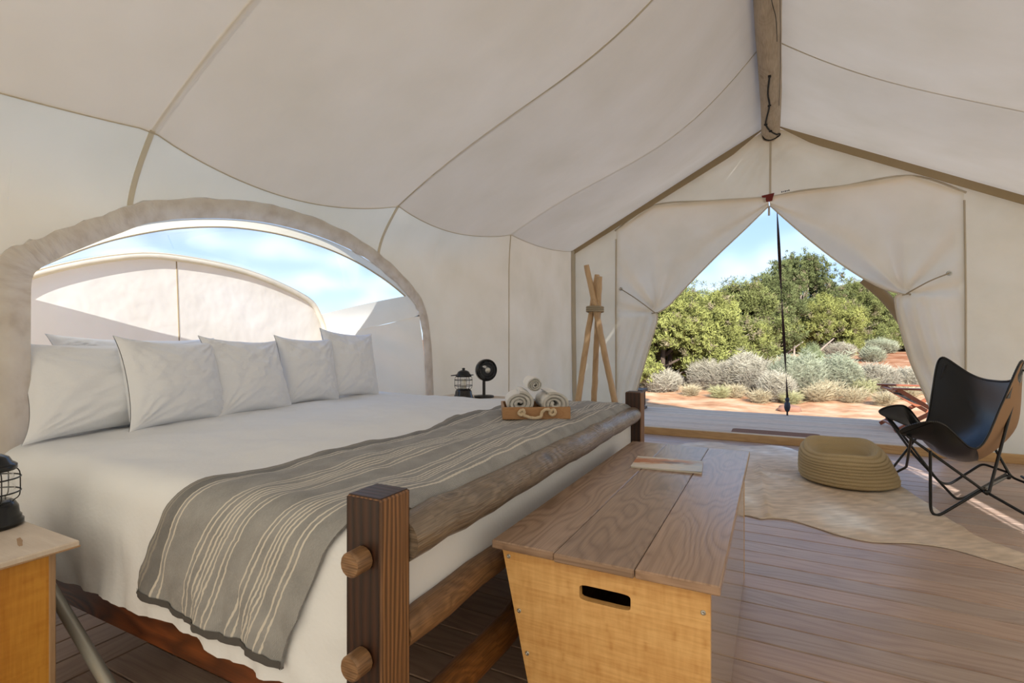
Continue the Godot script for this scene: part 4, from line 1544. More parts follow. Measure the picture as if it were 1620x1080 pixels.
func tray_and_towels() -> void:
	# the tray lies askew on the throw; local x along its near long side, z towards the viewer
	var at := Vector3(-0.962, 0.742, -2.09)
	var turn := atan2(0.5, 0.866)
	var t := thing("tray", "small wooden tray with rope handles on the striped throw", "tray", at, turn)
	var w := 0.292
	var d := 0.24
	var s := mb()
	box(s, Vector3(0, 0.004, 0), Vector3(w - 0.01, 0.008, d - 0.01), 0.001, 0)
	obj("bottom", s, M.tray_wood, t)
	for sg in [-1.0, 1.0]:
		s = mb()
		box(s, Vector3(0, 0.026, sg * (d * 0.5 - 0.005)), Vector3(w, 0.052, 0.01), 0.0015, 0, Basis(), Vector2(sg, 0))
		var o := obj("long_side", s, M.tray_wood, t)
		s = mb()
		var zz: float = sg * (d * 0.5 + 0.006)
		rope(s, spline([Vector3(-0.066, 0.031, zz), Vector3(-0.05, 0.018, zz + sg * 0.012), Vector3(-0.015, 0.008, zz + sg * 0.012), Vector3(0.015, 0.014, zz + sg * 0.012), Vector3(0.022, 0.034, zz + sg * 0.010), Vector3(0.045, 0.045, zz + sg * 0.008), Vector3(0.066, 0.031, zz)], 6), 0.0075, 9.0)
		for x in [-0.066, 0.066]:
			rope(s, spline([Vector3(x - 0.008, 0.036, zz + sg * 0.002), Vector3(x + 0.006, 0.044, zz + sg * 0.008), Vector3(x + 0.012, 0.03, zz + sg * 0.01), Vector3(x, 0.02, zz + sg * 0.008), Vector3(x - 0.012, 0.028, zz + sg * 0.004), Vector3(x - 0.004, 0.04, zz + sg * 0.004)], 4), 0.007, 4.0)
		obj("rope_handle", s, M.rope, o)
		s = mb()
		box(s, Vector3(sg * (w * 0.5 - 0.005), 0.026, 0), Vector3(0.01, 0.052, d - 0.02), 0.0015, 2, Basis(), Vector2(sg, 0.3))
		obj("short_side", s, M.tray_wood, t)
	var b := Basis(Vector3.UP, turn)
	var ax := b * Vector3(0, 0, 1)
	spiral_towel("towel", "rolled white towel at the bed end of the tray", 0.066, 0.215, at + b * Vector3(-0.073, 0.066, -0.105), ax, 3.2, 0.86, 0.3)
	spiral_towel("towel", "rolled white towel at the door end of the tray", 0.069, 0.215, at + b * Vector3(0.068, 0.063, -0.105), b * Vector3(0.06, 0, 1), 3.0, 0.78, 2.0)
	spiral_towel("towel", "small rolled towel lying on top of the two larger rolls", 0.036, 0.16, at + b * Vector3(-0.012, 0.143, -0.07), b * Vector3(0.05, 0, 1), 3.4, 0.95, 1.0)

func rug_and_pouf() -> void:
	# cowhide
	var edge := [Vector2(-0.95, -5.3), Vector2(-0.80, -5.62), Vector2(-0.574, -5.80), Vector2(-0.438, -5.74), Vector2(-0.31, -5.70), Vector2(-0.19, -5.74), Vector2(-0.055, -5.87), Vector2(0.10, -5.85), Vector2(0.24, -5.64), Vector2(0.40, -5.45), Vector2(0.60, -5.2), Vector2(0.80, -4.8), Vector2(0.883, -4.35), Vector2(0.923, -4.15), Vector2(0.935, -3.935), Vector2(0.985, -3.68), Vector2(1.058, -3.545), Vector2(1.119, -3.465), Vector2(1.21, -3.34), Vector2(1.26, -3.26), Vector2(1.22, -3.14), Vector2(1.132, -3.14), Vector2(1.045, -3.228), Vector2(0.931, -3.302), Vector2(0.804, -3.383), Vector2(0.645, -3.376), Vector2(0.468, -3.304), Vector2(0.328, -3.332), Vector2(0.213, -3.412), Vector2(0.087, -3.485), Vector2(-0.014, -3.472), Vector2(-0.065, -3.43), Vector2(-0.10, -3.44), Vector2(-0.171, -3.454), Vector2(-0.35, -3.40), Vector2(-0.55, -3.6), Vector2(-0.50, -4.2), Vector2(-0.55, -4.7)]
	var loop: Array = edge.duplicate()
	loop.append(edge[0])
	var rim := spline(loop, 5)
	var c := Vector2(0.30, -4.25)
	var s := mb()
	var f := func(u: float, v: float) -> Vector3:
		var e: Vector2 = rim[int(round(u * (rim.size() - 1)))]
		var p := c.lerp(e, v)
		var y := 0.006 + 0.004 * absf(nz.get_noise_2d(p.x * 2.0, p.y * 2.0))
		# creases where the hide was folded
		for k in [[Vector2(-0.15, -4.7), Vector2(1.0, -3.75), 0.014], [Vector2(-0.12, -4.95), Vector2(-0.03, -3.5), 0.016], [Vector2(-0.1, -4.75), Vector2(0.35, -4.85), 0.012]]:
			var a: Vector2 = k[0]
			var b: Vector2 = k[1]
			var t := clampf((p - a).dot(b - a) / (b - a).length_squared(), 0, 1)
			y += k[2] * exp(-pow(p.distance_to(a.lerp(b, t)) / 0.022, 2.0))
		y += 0.006 * smoothstep(0.93, 1.0, v) * absf(nz.get_noise_1d(u * 60.0))
		return Vector3(p.x, y, p.y)
	s.set_smooth_group(0)
	var nv := 46
	var nu := rim.size() - 1
	for j in nv:
		for i in nu:
			var q := []
			var uv := []
			for k in [[0, 0], [1, 0], [1, 1], [0, 1]]:
				var p: Vector3 = f.call(float(i + k[0]) / nu, float(j + k[1]) / nv)
				q.append(p)
				var r := Vector2(p.x - 0.3, p.z + 4.3).rotated(0.6)
				uv.append(Vector2(r.y / 3.2 + 0.5, r.x / 2.2 + 0.5))
			quad(s, q[0], q[1], q[2], q[3], uv[0], uv[1], uv[2], uv[3])
	s.set_smooth_group(2)
	for i in nu:
		var a: Vector3 = f.call(float(i) / nu, 1.0)
		var b: Vector3 = f.call(float(i + 1) / nu, 1.0)
		quad(s, b, a, Vector3(a.x, 0.0015, a.z), Vector3(b.x, 0.0015, b.z), Vector2.ZERO, Vector2.ZERO, Vector2.ZERO, Vector2.ZERO)
	tag(obj("cowhide_rug", s, M.hide), "pale tan cowhide rug spread across the plank floor", "rug")
	# pouf: rows of braided jute wound round, slumped, with a dented top
	s = mb()
	var prof := []
	var rows := 9
	for k in rows * 8 + 1:
		var t := float(k) / (rows * 8)
		var a := t * rows * TAU
		var r := lerpf(0.335, 0.285, pow(t, 1.2)) - 0.022 * pow(t, 12.0) - 0.03 * pow(1.0 - t, 10.0)
		prof.append(Vector2(r + 0.011 * absf(sin(a * 0.5)), 0.012 + t * 0.225))
	for k in range(1, 8 * 7 + 1):
		var t := float(k) / (8 * 7)
		var a := t * 7.0 * TAU
		var r := lerpf(0.27, 0.0, t)
		prof.append(Vector2(r, 0.237 + 0.014 * sin(PI * minf(1.0, t * 4.5)) - 0.10 * smoothstep(0.14, 0.62, t) + 0.009 * absf(sin(a * 0.5))))
	var pf := func(u: float, v: float) -> Vector3:
		var k := int(round(v * (prof.size() - 1)))
		var a := -u * TAU
		var p := Vector3(prof[k].x * cos(a), prof[k].y, prof[k].x * sin(a))
		var side := p.dot(Vector3(0.889, 0, -0.457))
		p.y *= 1.0 - 0.17 * clampf(p.dot(Vector3(-0.1, 0, 0.99)) / 0.3, -1.0, 1.0) * smoothstep(0.05, 0.2, p.y)
		p += Vector3(0.889, 0, -0.457) * (-0.10 * (p.y - 0.05) * 2.2 + 0.03 * (1.0 - p.y / 0.25) * smoothstep(0.0, 0.3, side))
		p.y += 0.012 * sin(u * TAU * 3.0) * smoothstep(0.1, 0.25, prof[k].y)
		return p
	grid(s, 96, prof.size() - 1, pf)
	var po := obj("pouf", s, M.jute)
	po.position = Vector3(0.49, 0.004, -4.63)
	po.scale = Vector3(0.95, 1.08, 0.95)
	tag(po, "slumped braided jute pouf standing on the cowhide rug", "pouf")

func tripod() -> void:
	var t := thing("pole_tripod", "tripod of three peeled wooden poles bound together in the tent corner", "tripod")
	var rows := [[Vector3(-1.452, 0.0, -5.44), Vector3(-1.786, 1.894, -5.22), 0.034], [Vector3(-1.937, 0.0, -5.18), Vector3(-1.713, 1.80, -5.36), 0.033], [Vector3(-1.853, 0.0, -5.62), Vector3(-1.645, 1.765, -5.24), 0.033]]
	for r in rows:
		var s := mb()
		log_bar(s, r[0] + Vector3(0, 0.012, 0), r[1], r[2] * 1.05, r[2] * 0.9, int(r[0].z * 100.0))
		obj("pole", s, M.pole, t)
	var s := mb()
	var c := Vector3(-1.712, 1.42, -5.285)
	for k in 3:
		var ring := []
		for j in 25:
			var a := TAU * j / 24.0
			ring.append(c + Vector3(cos(a) * 0.085, (k - 1) * 0.02 + 0.004 * sin(a), sin(a) * 0.095))
		tube(s, ring, 0.0115, 8, false)
	obj("binding", s, M.cord, t)
# ---------------------------------------------------------------- butterfly chair
func butterfly_chair() -> void:
	var c := thing("butterfly_chair", "black leather butterfly chair with stitched edges on a thin black rod frame", "chair")
	# rows from the front edge to the back; each: far edge, middle, near edge
	var rows := [
		[Vector3(0.665, 0.53, -4.87), Vector3(0.95, 0.42, -4.45), Vector3(0.66, 0.49, -4.09)],
		[Vector3(0.90, 0.575, -4.93), Vector3(1.00, 0.31, -4.50), Vector3(0.90, 0.575, -4.01)],
		[Vector3(1.04, 0.43, -4.99), Vector3(1.16, 0.29, -4.54), Vector3(1.09, 0.425, -4.03)],
		[Vector3(1.10, 0.68, -5.04), Vector3(1.36, 0.50, -4.57), Vector3(1.235, 0.69, -4.13)],
		[Vector3(1.135, 1.03, -5.06), Vector3(1.37, 0.80, -4.69), Vector3(1.385, 1.03, -4.285)],
	]
	var lines := []
	for i in 3:
		var l := []
		for r in rows: l.append(r[i])
		lines.append(spline(l, 8))
	var f := func(u: float, v: float) -> Vector3:
		# u across (far to near), v from the front edge to the back; corners rounded off
		var a := u * 2.0 - 1.0
		var b := v * 2.0 - 1.0
		var m := maxf(absf(a), absf(b))
		var q := 1.0
		if m > 1e-4: q = m / pow(pow(absf(a), 9.0) + pow(absf(b), 9.0), 1.0 / 9.0)
		a *= q
		var k := clampf((b * q * 0.5 + 0.5) * 1.0, 0, 1) * 32.0
		var i := mini(int(k), 31)
		var e: Vector3 = lines[0][i].lerp(lines[0][i + 1], k - i)
		var c0: Vector3 = lines[1][i].lerp(lines[1][i + 1], k - i)
		var n: Vector3 = lines[2][i].lerp(lines[2][i + 1], k - i)
		# a hanging curve from edge to edge through the middle
		var t := a * 0.5 + 0.5
		var p := e.lerp(n, t)
		var sag := c0 - (e + n) * 0.5
		return p + sag * (1.0 - pow(absf(a), 2.8))
	var s := mb()
	grid(s, 48, 48, f, 1.0, 1.0, false)
	var seat := obj("leather_seat", s, M.leather, c)
	# beneath: black reinforcing leather under the front half, pale suede under the back
	var under := func(v0: float, v1: float) -> Callable:
		return func(u: float, v: float) -> Vector3:
			var w := lerpf(v0, v1, v)
			return f.call(u, w) - normal_of(f, u, w) * 0.005
	s = mb()
	grid(s, 48, 26, under.call(0.0, 0.5), 1.0, 1.0, true)
	obj("front_lining", s, M.leather, c)
	s = mb()
	grid(s, 48, 26, under.call(0.5, 1.0), 1.0, 1.0, true)
	obj("suede_underside", s, M.suede, c)
	var edge := []
	for k in 49: edge.append(f.call(k / 48.0, 0.0))
	for k in 48: edge.append(f.call(1.0, (k + 1) / 48.0))
	for k in 48: edge.append(f.call(1.0 - (k + 1) / 48.0, 1.0))
	for k in 48: edge.append(f.call(0.0, 1.0 - (k + 1) / 48.0))
	s = mb()
	tube(s, edge, 0.0065, 8, false)
	obj("edge_binding", s, M.leather, seat)
	s = mb()
	for k in range(0, edge.size() - 1):
		for h in 2:
			var p: Vector3 = edge[k].lerp(edge[k + 1], 0.5 * h)
			var t: Vector3 = (edge[k + 1] - edge[k]).normalized()
			var w := t.cross(Vector3.UP).normalized()
			tube(s, [p - w * 0.008 - t * 0.002, p + Vector3(0, 0.008, 0), p + w * 0.008 + t * 0.002], 0.0012, 4)
	obj("lacing", s, M.stitch, seat)
	# pockets over the frame tips
	for k in 4:
		var tip: Vector3 = [f.call(0.0, 0.0), f.call(1.0, 0.0), f.call(1.0, 1.0), f.call(0.0, 1.0)][k]
		var inn: Vector3 = [f.call(0.16, 0.16), f.call(0.84, 0.16), f.call(0.84, 0.84), f.call(0.16, 0.84)][k]
		var side_a: Vector3 = [f.call(0.22, 0.0), f.call(0.78, 0.0), f.call(0.78, 1.0), f.call(0.22, 1.0)][k]
		var side_b: Vector3 = [f.call(0.0, 0.22), f.call(1.0, 0.22), f.call(1.0, 0.78), f.call(0.0, 0.78)][k]
		var n := (side_a - tip).cross(side_b - tip).normalized()
		if n.y > 0.0: n = -n
		s = mb()
		var pf := func(u: float, v: float) -> Vector3:
			var p: Vector3 = tip.lerp(side_a, u).lerp(tip.lerp(side_b, u), v)
			return p + n * (0.008 + 0.028 * sin(PI * v) * u) + (inn - tip) * 0.1 * sin(PI * v) * u
		shell(s, 10, 10, pf, 0.003)
		obj("corner_pocket", s, M.leather, seat)
	# frame: rods from each tip cross to the floor loops
	var P1 := Vector3(1.125, 0.178, -4.00)
	var P2 := Vector3(1.46, 0.125, -4.78)
	var P3 := Vector3(0.80, 0.17, -4.62)
	var tips := []
	for k in 4:
		var p: Vector3 = [f.call(0.02, 0.02), f.call(0.98, 0.02), f.call(0.98, 0.98), f.call(0.02, 0.98)][k]
		tips.append(p - Vector3(0, 0.014, 0))
	var r := 0.0085
	var floor_y := 0.0095
	var bars := [
		[tips[1], P1, Vector3(1.40, floor_y + 0.02, -3.62), Vector3(1.45, floor_y, -3.60), Vector3(1.50, floor_y + 0.015, -3.66), Vector3(1.56, 0.10, -4.2), P2 + Vector3(0.06, 0.02, 0.05)],
		[tips[2], P1 + Vector3(0.012, 0.0, 0.012)],
		[Vector3(0.862, 0.40, -3.99), Vector3(0.862, 0.05, -3.985), Vector3(0.868, 0.018, -3.98), Vector3(0.885, floor_y, -3.965), Vector3(0.91, 0.02, -3.968), P1 + Vector3(0, 0.015, -0.015), P2],
		[tips[0], Vector3(0.90, 0.26, -4.62), Vector3(1.075, 0.035, -4.46), Vector3(1.10, floor_y, -4.44), Vector3(1.14, 0.018, -4.45), P2 + Vector3(-0.01, 0.018, 0.01)],
		[tips[3], Vector3(1.075, 0.42, -5.07), Vector3(0.80, 0.02, -4.95), Vector3(0.76, floor_y, -4.905), Vector3(0.78, 0.014, -4.87), Vector3(0.86, 0.16, -4.62), tips[1] + Vector3(0.02, -0.012, 0.0)],
		[tips[0] + Vector3(0.015, 0, 0.01), Vector3(1.10, 0.03, -4.90), Vector3(1.13, floor_y, -4.88), Vector3(1.17, 0.014, -4.87), Vector3(1.36, 0.18, -4.90), P2 + Vector3(0, 0.03, -0.01)],
		[tips[3] + Vector3(0.01, 0, 0.0), P2 + Vector3(0.02, 0.0, 0.0), Vector3(1.78, floor_y + 0.01, -4.50), Vector3(1.80, floor_y, -4.46), Vector3(1.79, 0.012, -4.42), Vector3(1.62, 0.22, -4.38), tips[2] + Vector3(0.015, 0, 0)],
	]
	for b in bars:
		s = mb()
		tube(s, b if b.size() < 3 else soften(b), r, 10)
		obj("frame_rod", s, M.black_metal, c)
	for p in [P1, P2]:
		s = mb()
		lathe(s, [Vector2(0, -0.028), Vector2(0.013, -0.028), Vector2(0.015, -0.024), Vector2(0.015, 0.024), Vector2(0.013, 0.028), Vector2(0, 0.028)], p, 12, Basis(Vector3.RIGHT, PI / 2))
		obj("joint", s, M.black_metal, c)

func soften(b: Array) -> Array:
	# round the bends of a bar a little
	var o := [b[0]]
	for i in range(1, b.size() - 1):
		var a: Vector3 = b[i]
		var d0: float = minf(0.03, a.distance_to(b[i - 1]) * 0.45)
		var d1: float = minf(0.03, a.distance_to(b[i + 1]) * 0.45)
		var p: Vector3 = a + (b[i - 1] - a).normalized() * d0
		var q: Vector3 = a + (b[i + 1] - a).normalized() * d1
		for k in 5:
			var t := k / 4.0
			o.append(p.lerp(a, t).lerp(a.lerp(q, t), t))
	o.append(b[-1])
	return o

# ---------------------------------------------------------------- things on the deck
func deck_things() -> void:
	var s := mb()
	var rim := PackedVector2Array()
	for k in 4:
		var cc: Vector2 = [Vector2(0.40, 0.22), Vector2(-0.40, 0.22), Vector2(-0.40, -0.22), Vector2(0.40, -0.22)][k]
		for j in 6:
			var a := PI * 0.5 * k + PI * 0.5 * j / 5.0
			rim.append(cc + Vector2(cos(a), sin(a)) * 0.055)
	s.set_smooth_group(-1)
	var t := []
	var b := []
	var uv := []
	for p in rim:
		t.append(Vector3(p.x, 0.018, p.y))
		b.append(Vector3(p.x, 0.001, p.y))
		uv.append(p)
	poly(s, t, uv, Vector3.ZERO)
	poly(s, b, uv, Vector3(0, 1, 0))
	for k in rim.size():
		var j := (k + 1) % rim.size()
		poly(s, [t[k], t[j], b[j], b[k]], [uv[k], uv[j], uv[j], uv[k]], Vector3(0, 0.01, 0))
	var mt := obj("doormat", s, M.coir)
	mt.position = Vector3(0.01, 0, -6.50)
	tag(mt, "brown coir doormat just outside the sill", "doormat")
	# wooden sling chair
	var c := thing("deck_chair", "reddish folding wooden deck chair outside behind the right door flap", "chair", Vector3(1.62, 0, -7.72), 0.08)
	for z in [-0.31, 0.31]:
		s = mb()
		box(s, Vector3(-0.08, 0.52, z), Vector3(0.66, 0.022, 0.07), 0.004, 0)
		obj("arm", s, M.red_wood, c)
		for sg in [-1.0, 1.0]:
			s = mb()
			var a := Vector3(sg * 0.38, 0.005, z - sg * 0.0 + 0.016 * sg)
			var e := Vector3(-sg * 0.36, 0.505, z + 0.016 * sg)
			var dir := (e - a).normalized()
			box(s, (a + e) * 0.5 + Vector3(0, 0.012, 0), Vector3(a.distance_to(e), 0.045, 0.022), 0.004, 0, Basis(dir, Vector3(0, 0, 1).cross(dir), Vector3(0, 0, 1)))
			obj("leg", s, M.red_wood, c)
		s = mb()
		var a2 := Vector3(0.12, 0.30, z * 0.86)
		var e2 := Vector3(0.55, 1.02, z * 0.86)
		var d2 := (e2 - a2).normalized()
		box(s, (a2 + e2) * 0.5, Vector3(a2.distance_to(e2), 0.04, 0.022), 0.004, 0, Basis(d2, Vector3(0, 0, 1).cross(d2), Vector3(0, 0, 1)))
		obj("back_post", s, M.red_wood, c)
	for p in [Vector3(-0.36, 0.49, 0), Vector3(0.34, 0.05, 0), Vector3(-0.34, 0.06, 0), Vector3(0.54, 1.0, 0), Vector3(0.14, 0.31, 0)]:
		s = mb()
		box(s, p, Vector3(0.035, 0.025, 0.62 if p.y < 0.9 else 0.56), 0.004, 2)
		obj("cross_bar", s, M.red_wood, c)
	s = mb()
	var sl := func(u: float, v: float) -> Vector3:
		var q: Vector3 = spline([Vector3(0.545, 1.0, 0), Vector3(0.30, 0.55, 0), Vector3(0.06, 0.30, 0), Vector3(-0.15, 0.36, 0), Vector3(-0.36, 0.505, 0)], 6)[int(round(u * 24))]
		return q + Vector3(0, 0, (v - 0.5) * 0.46)
	shell(s, 24, 4, sl, 0.004)
	obj("sling", s, M.mattress, c)
	# low table at the other end of the deck
	var tb := thing("low_table", "low wooden table with black metal legs on the deck past the far bed post", "table", Vector3(-2.10, 0, -8.12), 0.0)
	s = mb()
	box(s, Vector3(0, 0.30, 0), Vector3(0.58, 0.045, 0.4), 0.004, 0)
	obj("table_top", s, M.dark_wood, tb)
	for x in [-0.25, 0.25]:
		s = mb()
		tube(s, soften([Vector3(x, 0.28, -0.17), Vector3(x, 0.045, -0.17), Vector3(x, 0.045, 0.17), Vector3(x, 0.28, 0.17)]), 0.009, 8)
		obj("leg", s, M.black_metal, tb)
		s = mb()
		box(s, Vector3(x, 0.018, 0), Vector3(0.06, 0.036, 0.42), 0.003, 2)
		obj("runner", s, M.dark_wood, tb)
# ---------------------------------------------------------------- trees and shrubs
func spray(seed_: int, blades: int, length: float, width: float, spread: float) -> ArrayMesh:
	# a small tuft of short pointed sprigs
	var r := RandomNumberGenerator.new()
	r.seed = seed_
	var s := mb()
	s.set_smooth_group(-1)
	for k in blades:
		var d := Vector3(r.randfn(), r.randfn() * 0.7 + 0.55, r.randfn()).normalized()
		var a := Vector3(r.randfn(), r.randfn(), r.randfn()) * spread
		var l := length * r.randf_range(0.6, 1.2)
		var x := d.cross(Vector3(r.randfn(), r.randfn(), r.randfn())).normalized() * width
		var y := d.cross(x.normalized()) * width
		var b := a + d * l * 0.45
		var c := a + d * l
		for w in [x, y]:
			s.set_uv(Vector2.ZERO); s.add_vertex(a)
			s.set_uv(Vector2.ZERO); s.add_vertex(b + w)
			s.set_uv(Vector2.ZERO); s.add_vertex(c)
			s.set_uv(Vector2.ZERO); s.add_vertex(a)
			s.set_uv(Vector2.ZERO); s.add_vertex(c)
			s.set_uv(Vector2.ZERO); s.add_vertex(b - w)
	s.generate_normals()
	s.index()
	return s.commit()

func scatter(mesh: Mesh, places: Array, colors: Array) -> MultiMesh:
	var mm := MultiMesh.new()
	mm.transform_format = MultiMesh.TRANSFORM_3D
	mm.use_colors = true
	mm.mesh = mesh
	mm.instance_count = places.size()
	for i in places.size():
		mm.set_instance_transform(i, places[i])
		mm.set_instance_color(i, colors[i])
	return mm

func foliage(called: String, mm: MultiMesh, m: Material, parent: Node3D) -> void:
	var o := MultiMeshInstance3D.new()
	o.name = called
	o.multimesh = mm
	o.material_override = m
	o.set_meta("kind", "stuff")
	parent.add_child(o, true)

var tufts := []

func juniper(label: String, x: float, z: float, tall: float, wide: float, seed_: int, n: int, tone: Color, group := "") -> void:
	var r := RandomNumberGenerator.new()
	r.seed = seed_
	var t := thing("juniper_tree", label, "tree", Vector3(x, soil_y(x, z) - 0.05, z), 0.0, group)
	var s := mb()
	var stems := 3
	var clumps := []
	for k in stems:
		var a := TAU * (k + r.randf() * 0.6) / stems
		var tip := Vector3(cos(a) * wide * 0.16, tall * r.randf_range(0.62, 0.8), sin(a) * wide * 0.16)
		var mid := Vector3(cos(a) * wide * 0.12, tall * 0.32, sin(a) * wide * 0.12)
		tube(s, spline([Vector3(cos(a) * 0.06, 0, sin(a) * 0.06), mid, tip], 5), [0.11, 0.1, 0.09, 0.085, 0.08, 0.07, 0.06, 0.05, 0.04, 0.03, 0.02], 7)
	obj("trunk", s, M.bark, t)
	s = mb()
	var nb := 36
	for k in nb:
		var h := r.randf_range(0.10, 0.95)
		var a := r.randf() * TAU
		# outline: broad and round low down, ragged spires above
		var reach := wide * 0.5 * (pow(sin(PI * clampf(h * 0.8 + 0.18, 0, 1)), 0.75)) * r.randf_range(0.6, 1.0)
		var base := Vector3(cos(a) * wide * 0.05, tall * h * 0.55, sin(a) * wide * 0.05)
		var e := Vector3(cos(a) * reach, tall * h * 0.94, sin(a) * reach)
		tube(s, spline([base, base.lerp(e, 0.55) + Vector3(0, 0.04 * tall * (1.0 - h), 0), e], 3), [0.04, 0.036, 0.032, 0.028, 0.022, 0.016, 0.01], 5)
		clumps.append([e, wide * r.randf_range(0.06, 0.13)])
		clumps.append([base.lerp(e, 0.68), wide * r.randf_range(0.05, 0.10)])
	for k in 9:
		# ragged spires round the top
		var a := r.randf() * TAU
		var q := wide * 0.27 * sqrt(r.randf())
		var top := tall * r.randf_range(0.82, 1.03) * (1.0 - 0.25 * q / (wide * 0.27))
		var e := Vector3(cos(a) * q, top, sin(a) * q)
		tube(s, spline([e * Vector3(0.6, 0.72, 0.6), e * Vector3(0.85, 0.88, 0.85), e], 3), [0.03, 0.027, 0.024, 0.02, 0.016, 0.012, 0.008], 5)
		for j in 3: clumps.append([e * Vector3(1.0 - 0.1 * j, 1.0 - 0.055 * j, 1.0 - 0.1 * j), wide * r.randf_range(0.03, 0.055)])
	obj("branches", s, M.dead_wood if seed_ % 2 == 0 else M.bark, t)
	var places := []
	var colors := []
	for i in n:
		var c = clumps[r.randi() % clumps.size()]
		var q: float = c[1]
		var d := Vector3(r.randfn() * 0.62, r.randfn() * 0.72, r.randfn() * 0.62)
		if d.length() > 1.7: d *= 0.6
		var p: Vector3 = c[0] + d * q
		p.y = clampf(p.y, 0.08, tall * 1.08)
		var sc := r.randf_range(0.7, 1.35) * (0.75 + 0.05 * tall)
		var b := Basis(Vector3.UP, r.randf() * TAU) * Basis(Vector3.RIGHT, r.randfn() * 0.4)
		places.append(Transform3D(b.scaled(Vector3.ONE * sc), p))
		var k := r.randf_range(0.55, 1.35)
		var col := tone * k
		if r.randf() < 0.08: col = Color(0.30, 0.25, 0.15)
		colors.append(Color(col.r, col.g, col.b, 1))
	foliage("foliage", scatter(tufts[seed_ % 3], places, colors), M.leaf, t)

func sagebrush(called: String, label: String, category: String, x: float, z: float, tall: float, wide: float, seed_: int, n: int, tones: Array, m: String, group := "") -> void:
	var r := RandomNumberGenerator.new()
	r.seed = seed_
	var t := thing(called, label, category, Vector3(x, soil_y(x, z) - 0.02, z), 0.0, group)
	var places := []
	var colors := []
	for i in n:
		var a := r.randf() * TAU
		var d := sqrt(r.randf())
		var lump := 1.0 + 0.45 * nz.get_noise_2d(cos(a) * 1.3 + seed_, sin(a) * 1.3 + d)
		d *= lump
		var h := sqrt(r.randf()) * (1.0 - 0.45 * d * d) * (0.75 + 0.5 * absf(nz.get_noise_2d(cos(a) * d * 3.0 + seed_, sin(a) * d * 3.0)) + 0.15 * r.randf())
		var p := Vector3(cos(a) * d * wide * 0.5 * (0.45 + 0.55 * h), h * tall, sin(a) * d * wide * 0.5 * (0.45 + 0.55 * h))
		var out := Basis(Vector3(sin(a), 0, -cos(a)), -d * 0.55 + r.randfn() * 0.2)
		var sc := r.randf_range(0.7, 1.3)
		places.append(Transform3D((out * Basis(Vector3.UP, r.randf() * TAU)).scaled(Vector3.ONE * sc), p))
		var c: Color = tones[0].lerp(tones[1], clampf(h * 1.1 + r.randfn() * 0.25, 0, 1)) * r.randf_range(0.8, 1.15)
		colors.append(Color(c.r, c.g, c.b, 1))
	foliage("sprigs" if m == "sage" else "blades", scatter(tufts[3 if m == "sage" else 4], places, colors), M[m], t)
	if m == "sage":
		var s := mb()
		for k in 14:
			var a := r.randf() * TAU
			var e := Vector3(cos(a) * wide * 0.4 * r.randf(), tall * r.randf_range(0.5, 0.85), sin(a) * wide * 0.4 * r.randf())
			tube(s, spline([Vector3(cos(a), 0, sin(a)) * 0.04, e * 0.5 + Vector3(r.randfn(), 0, r.randfn()) * 0.04, e], 3), [0.014, 0.013, 0.012, 0.01, 0.008, 0.006, 0.004], 5)
		obj("stems", s, M.dead_wood, t)

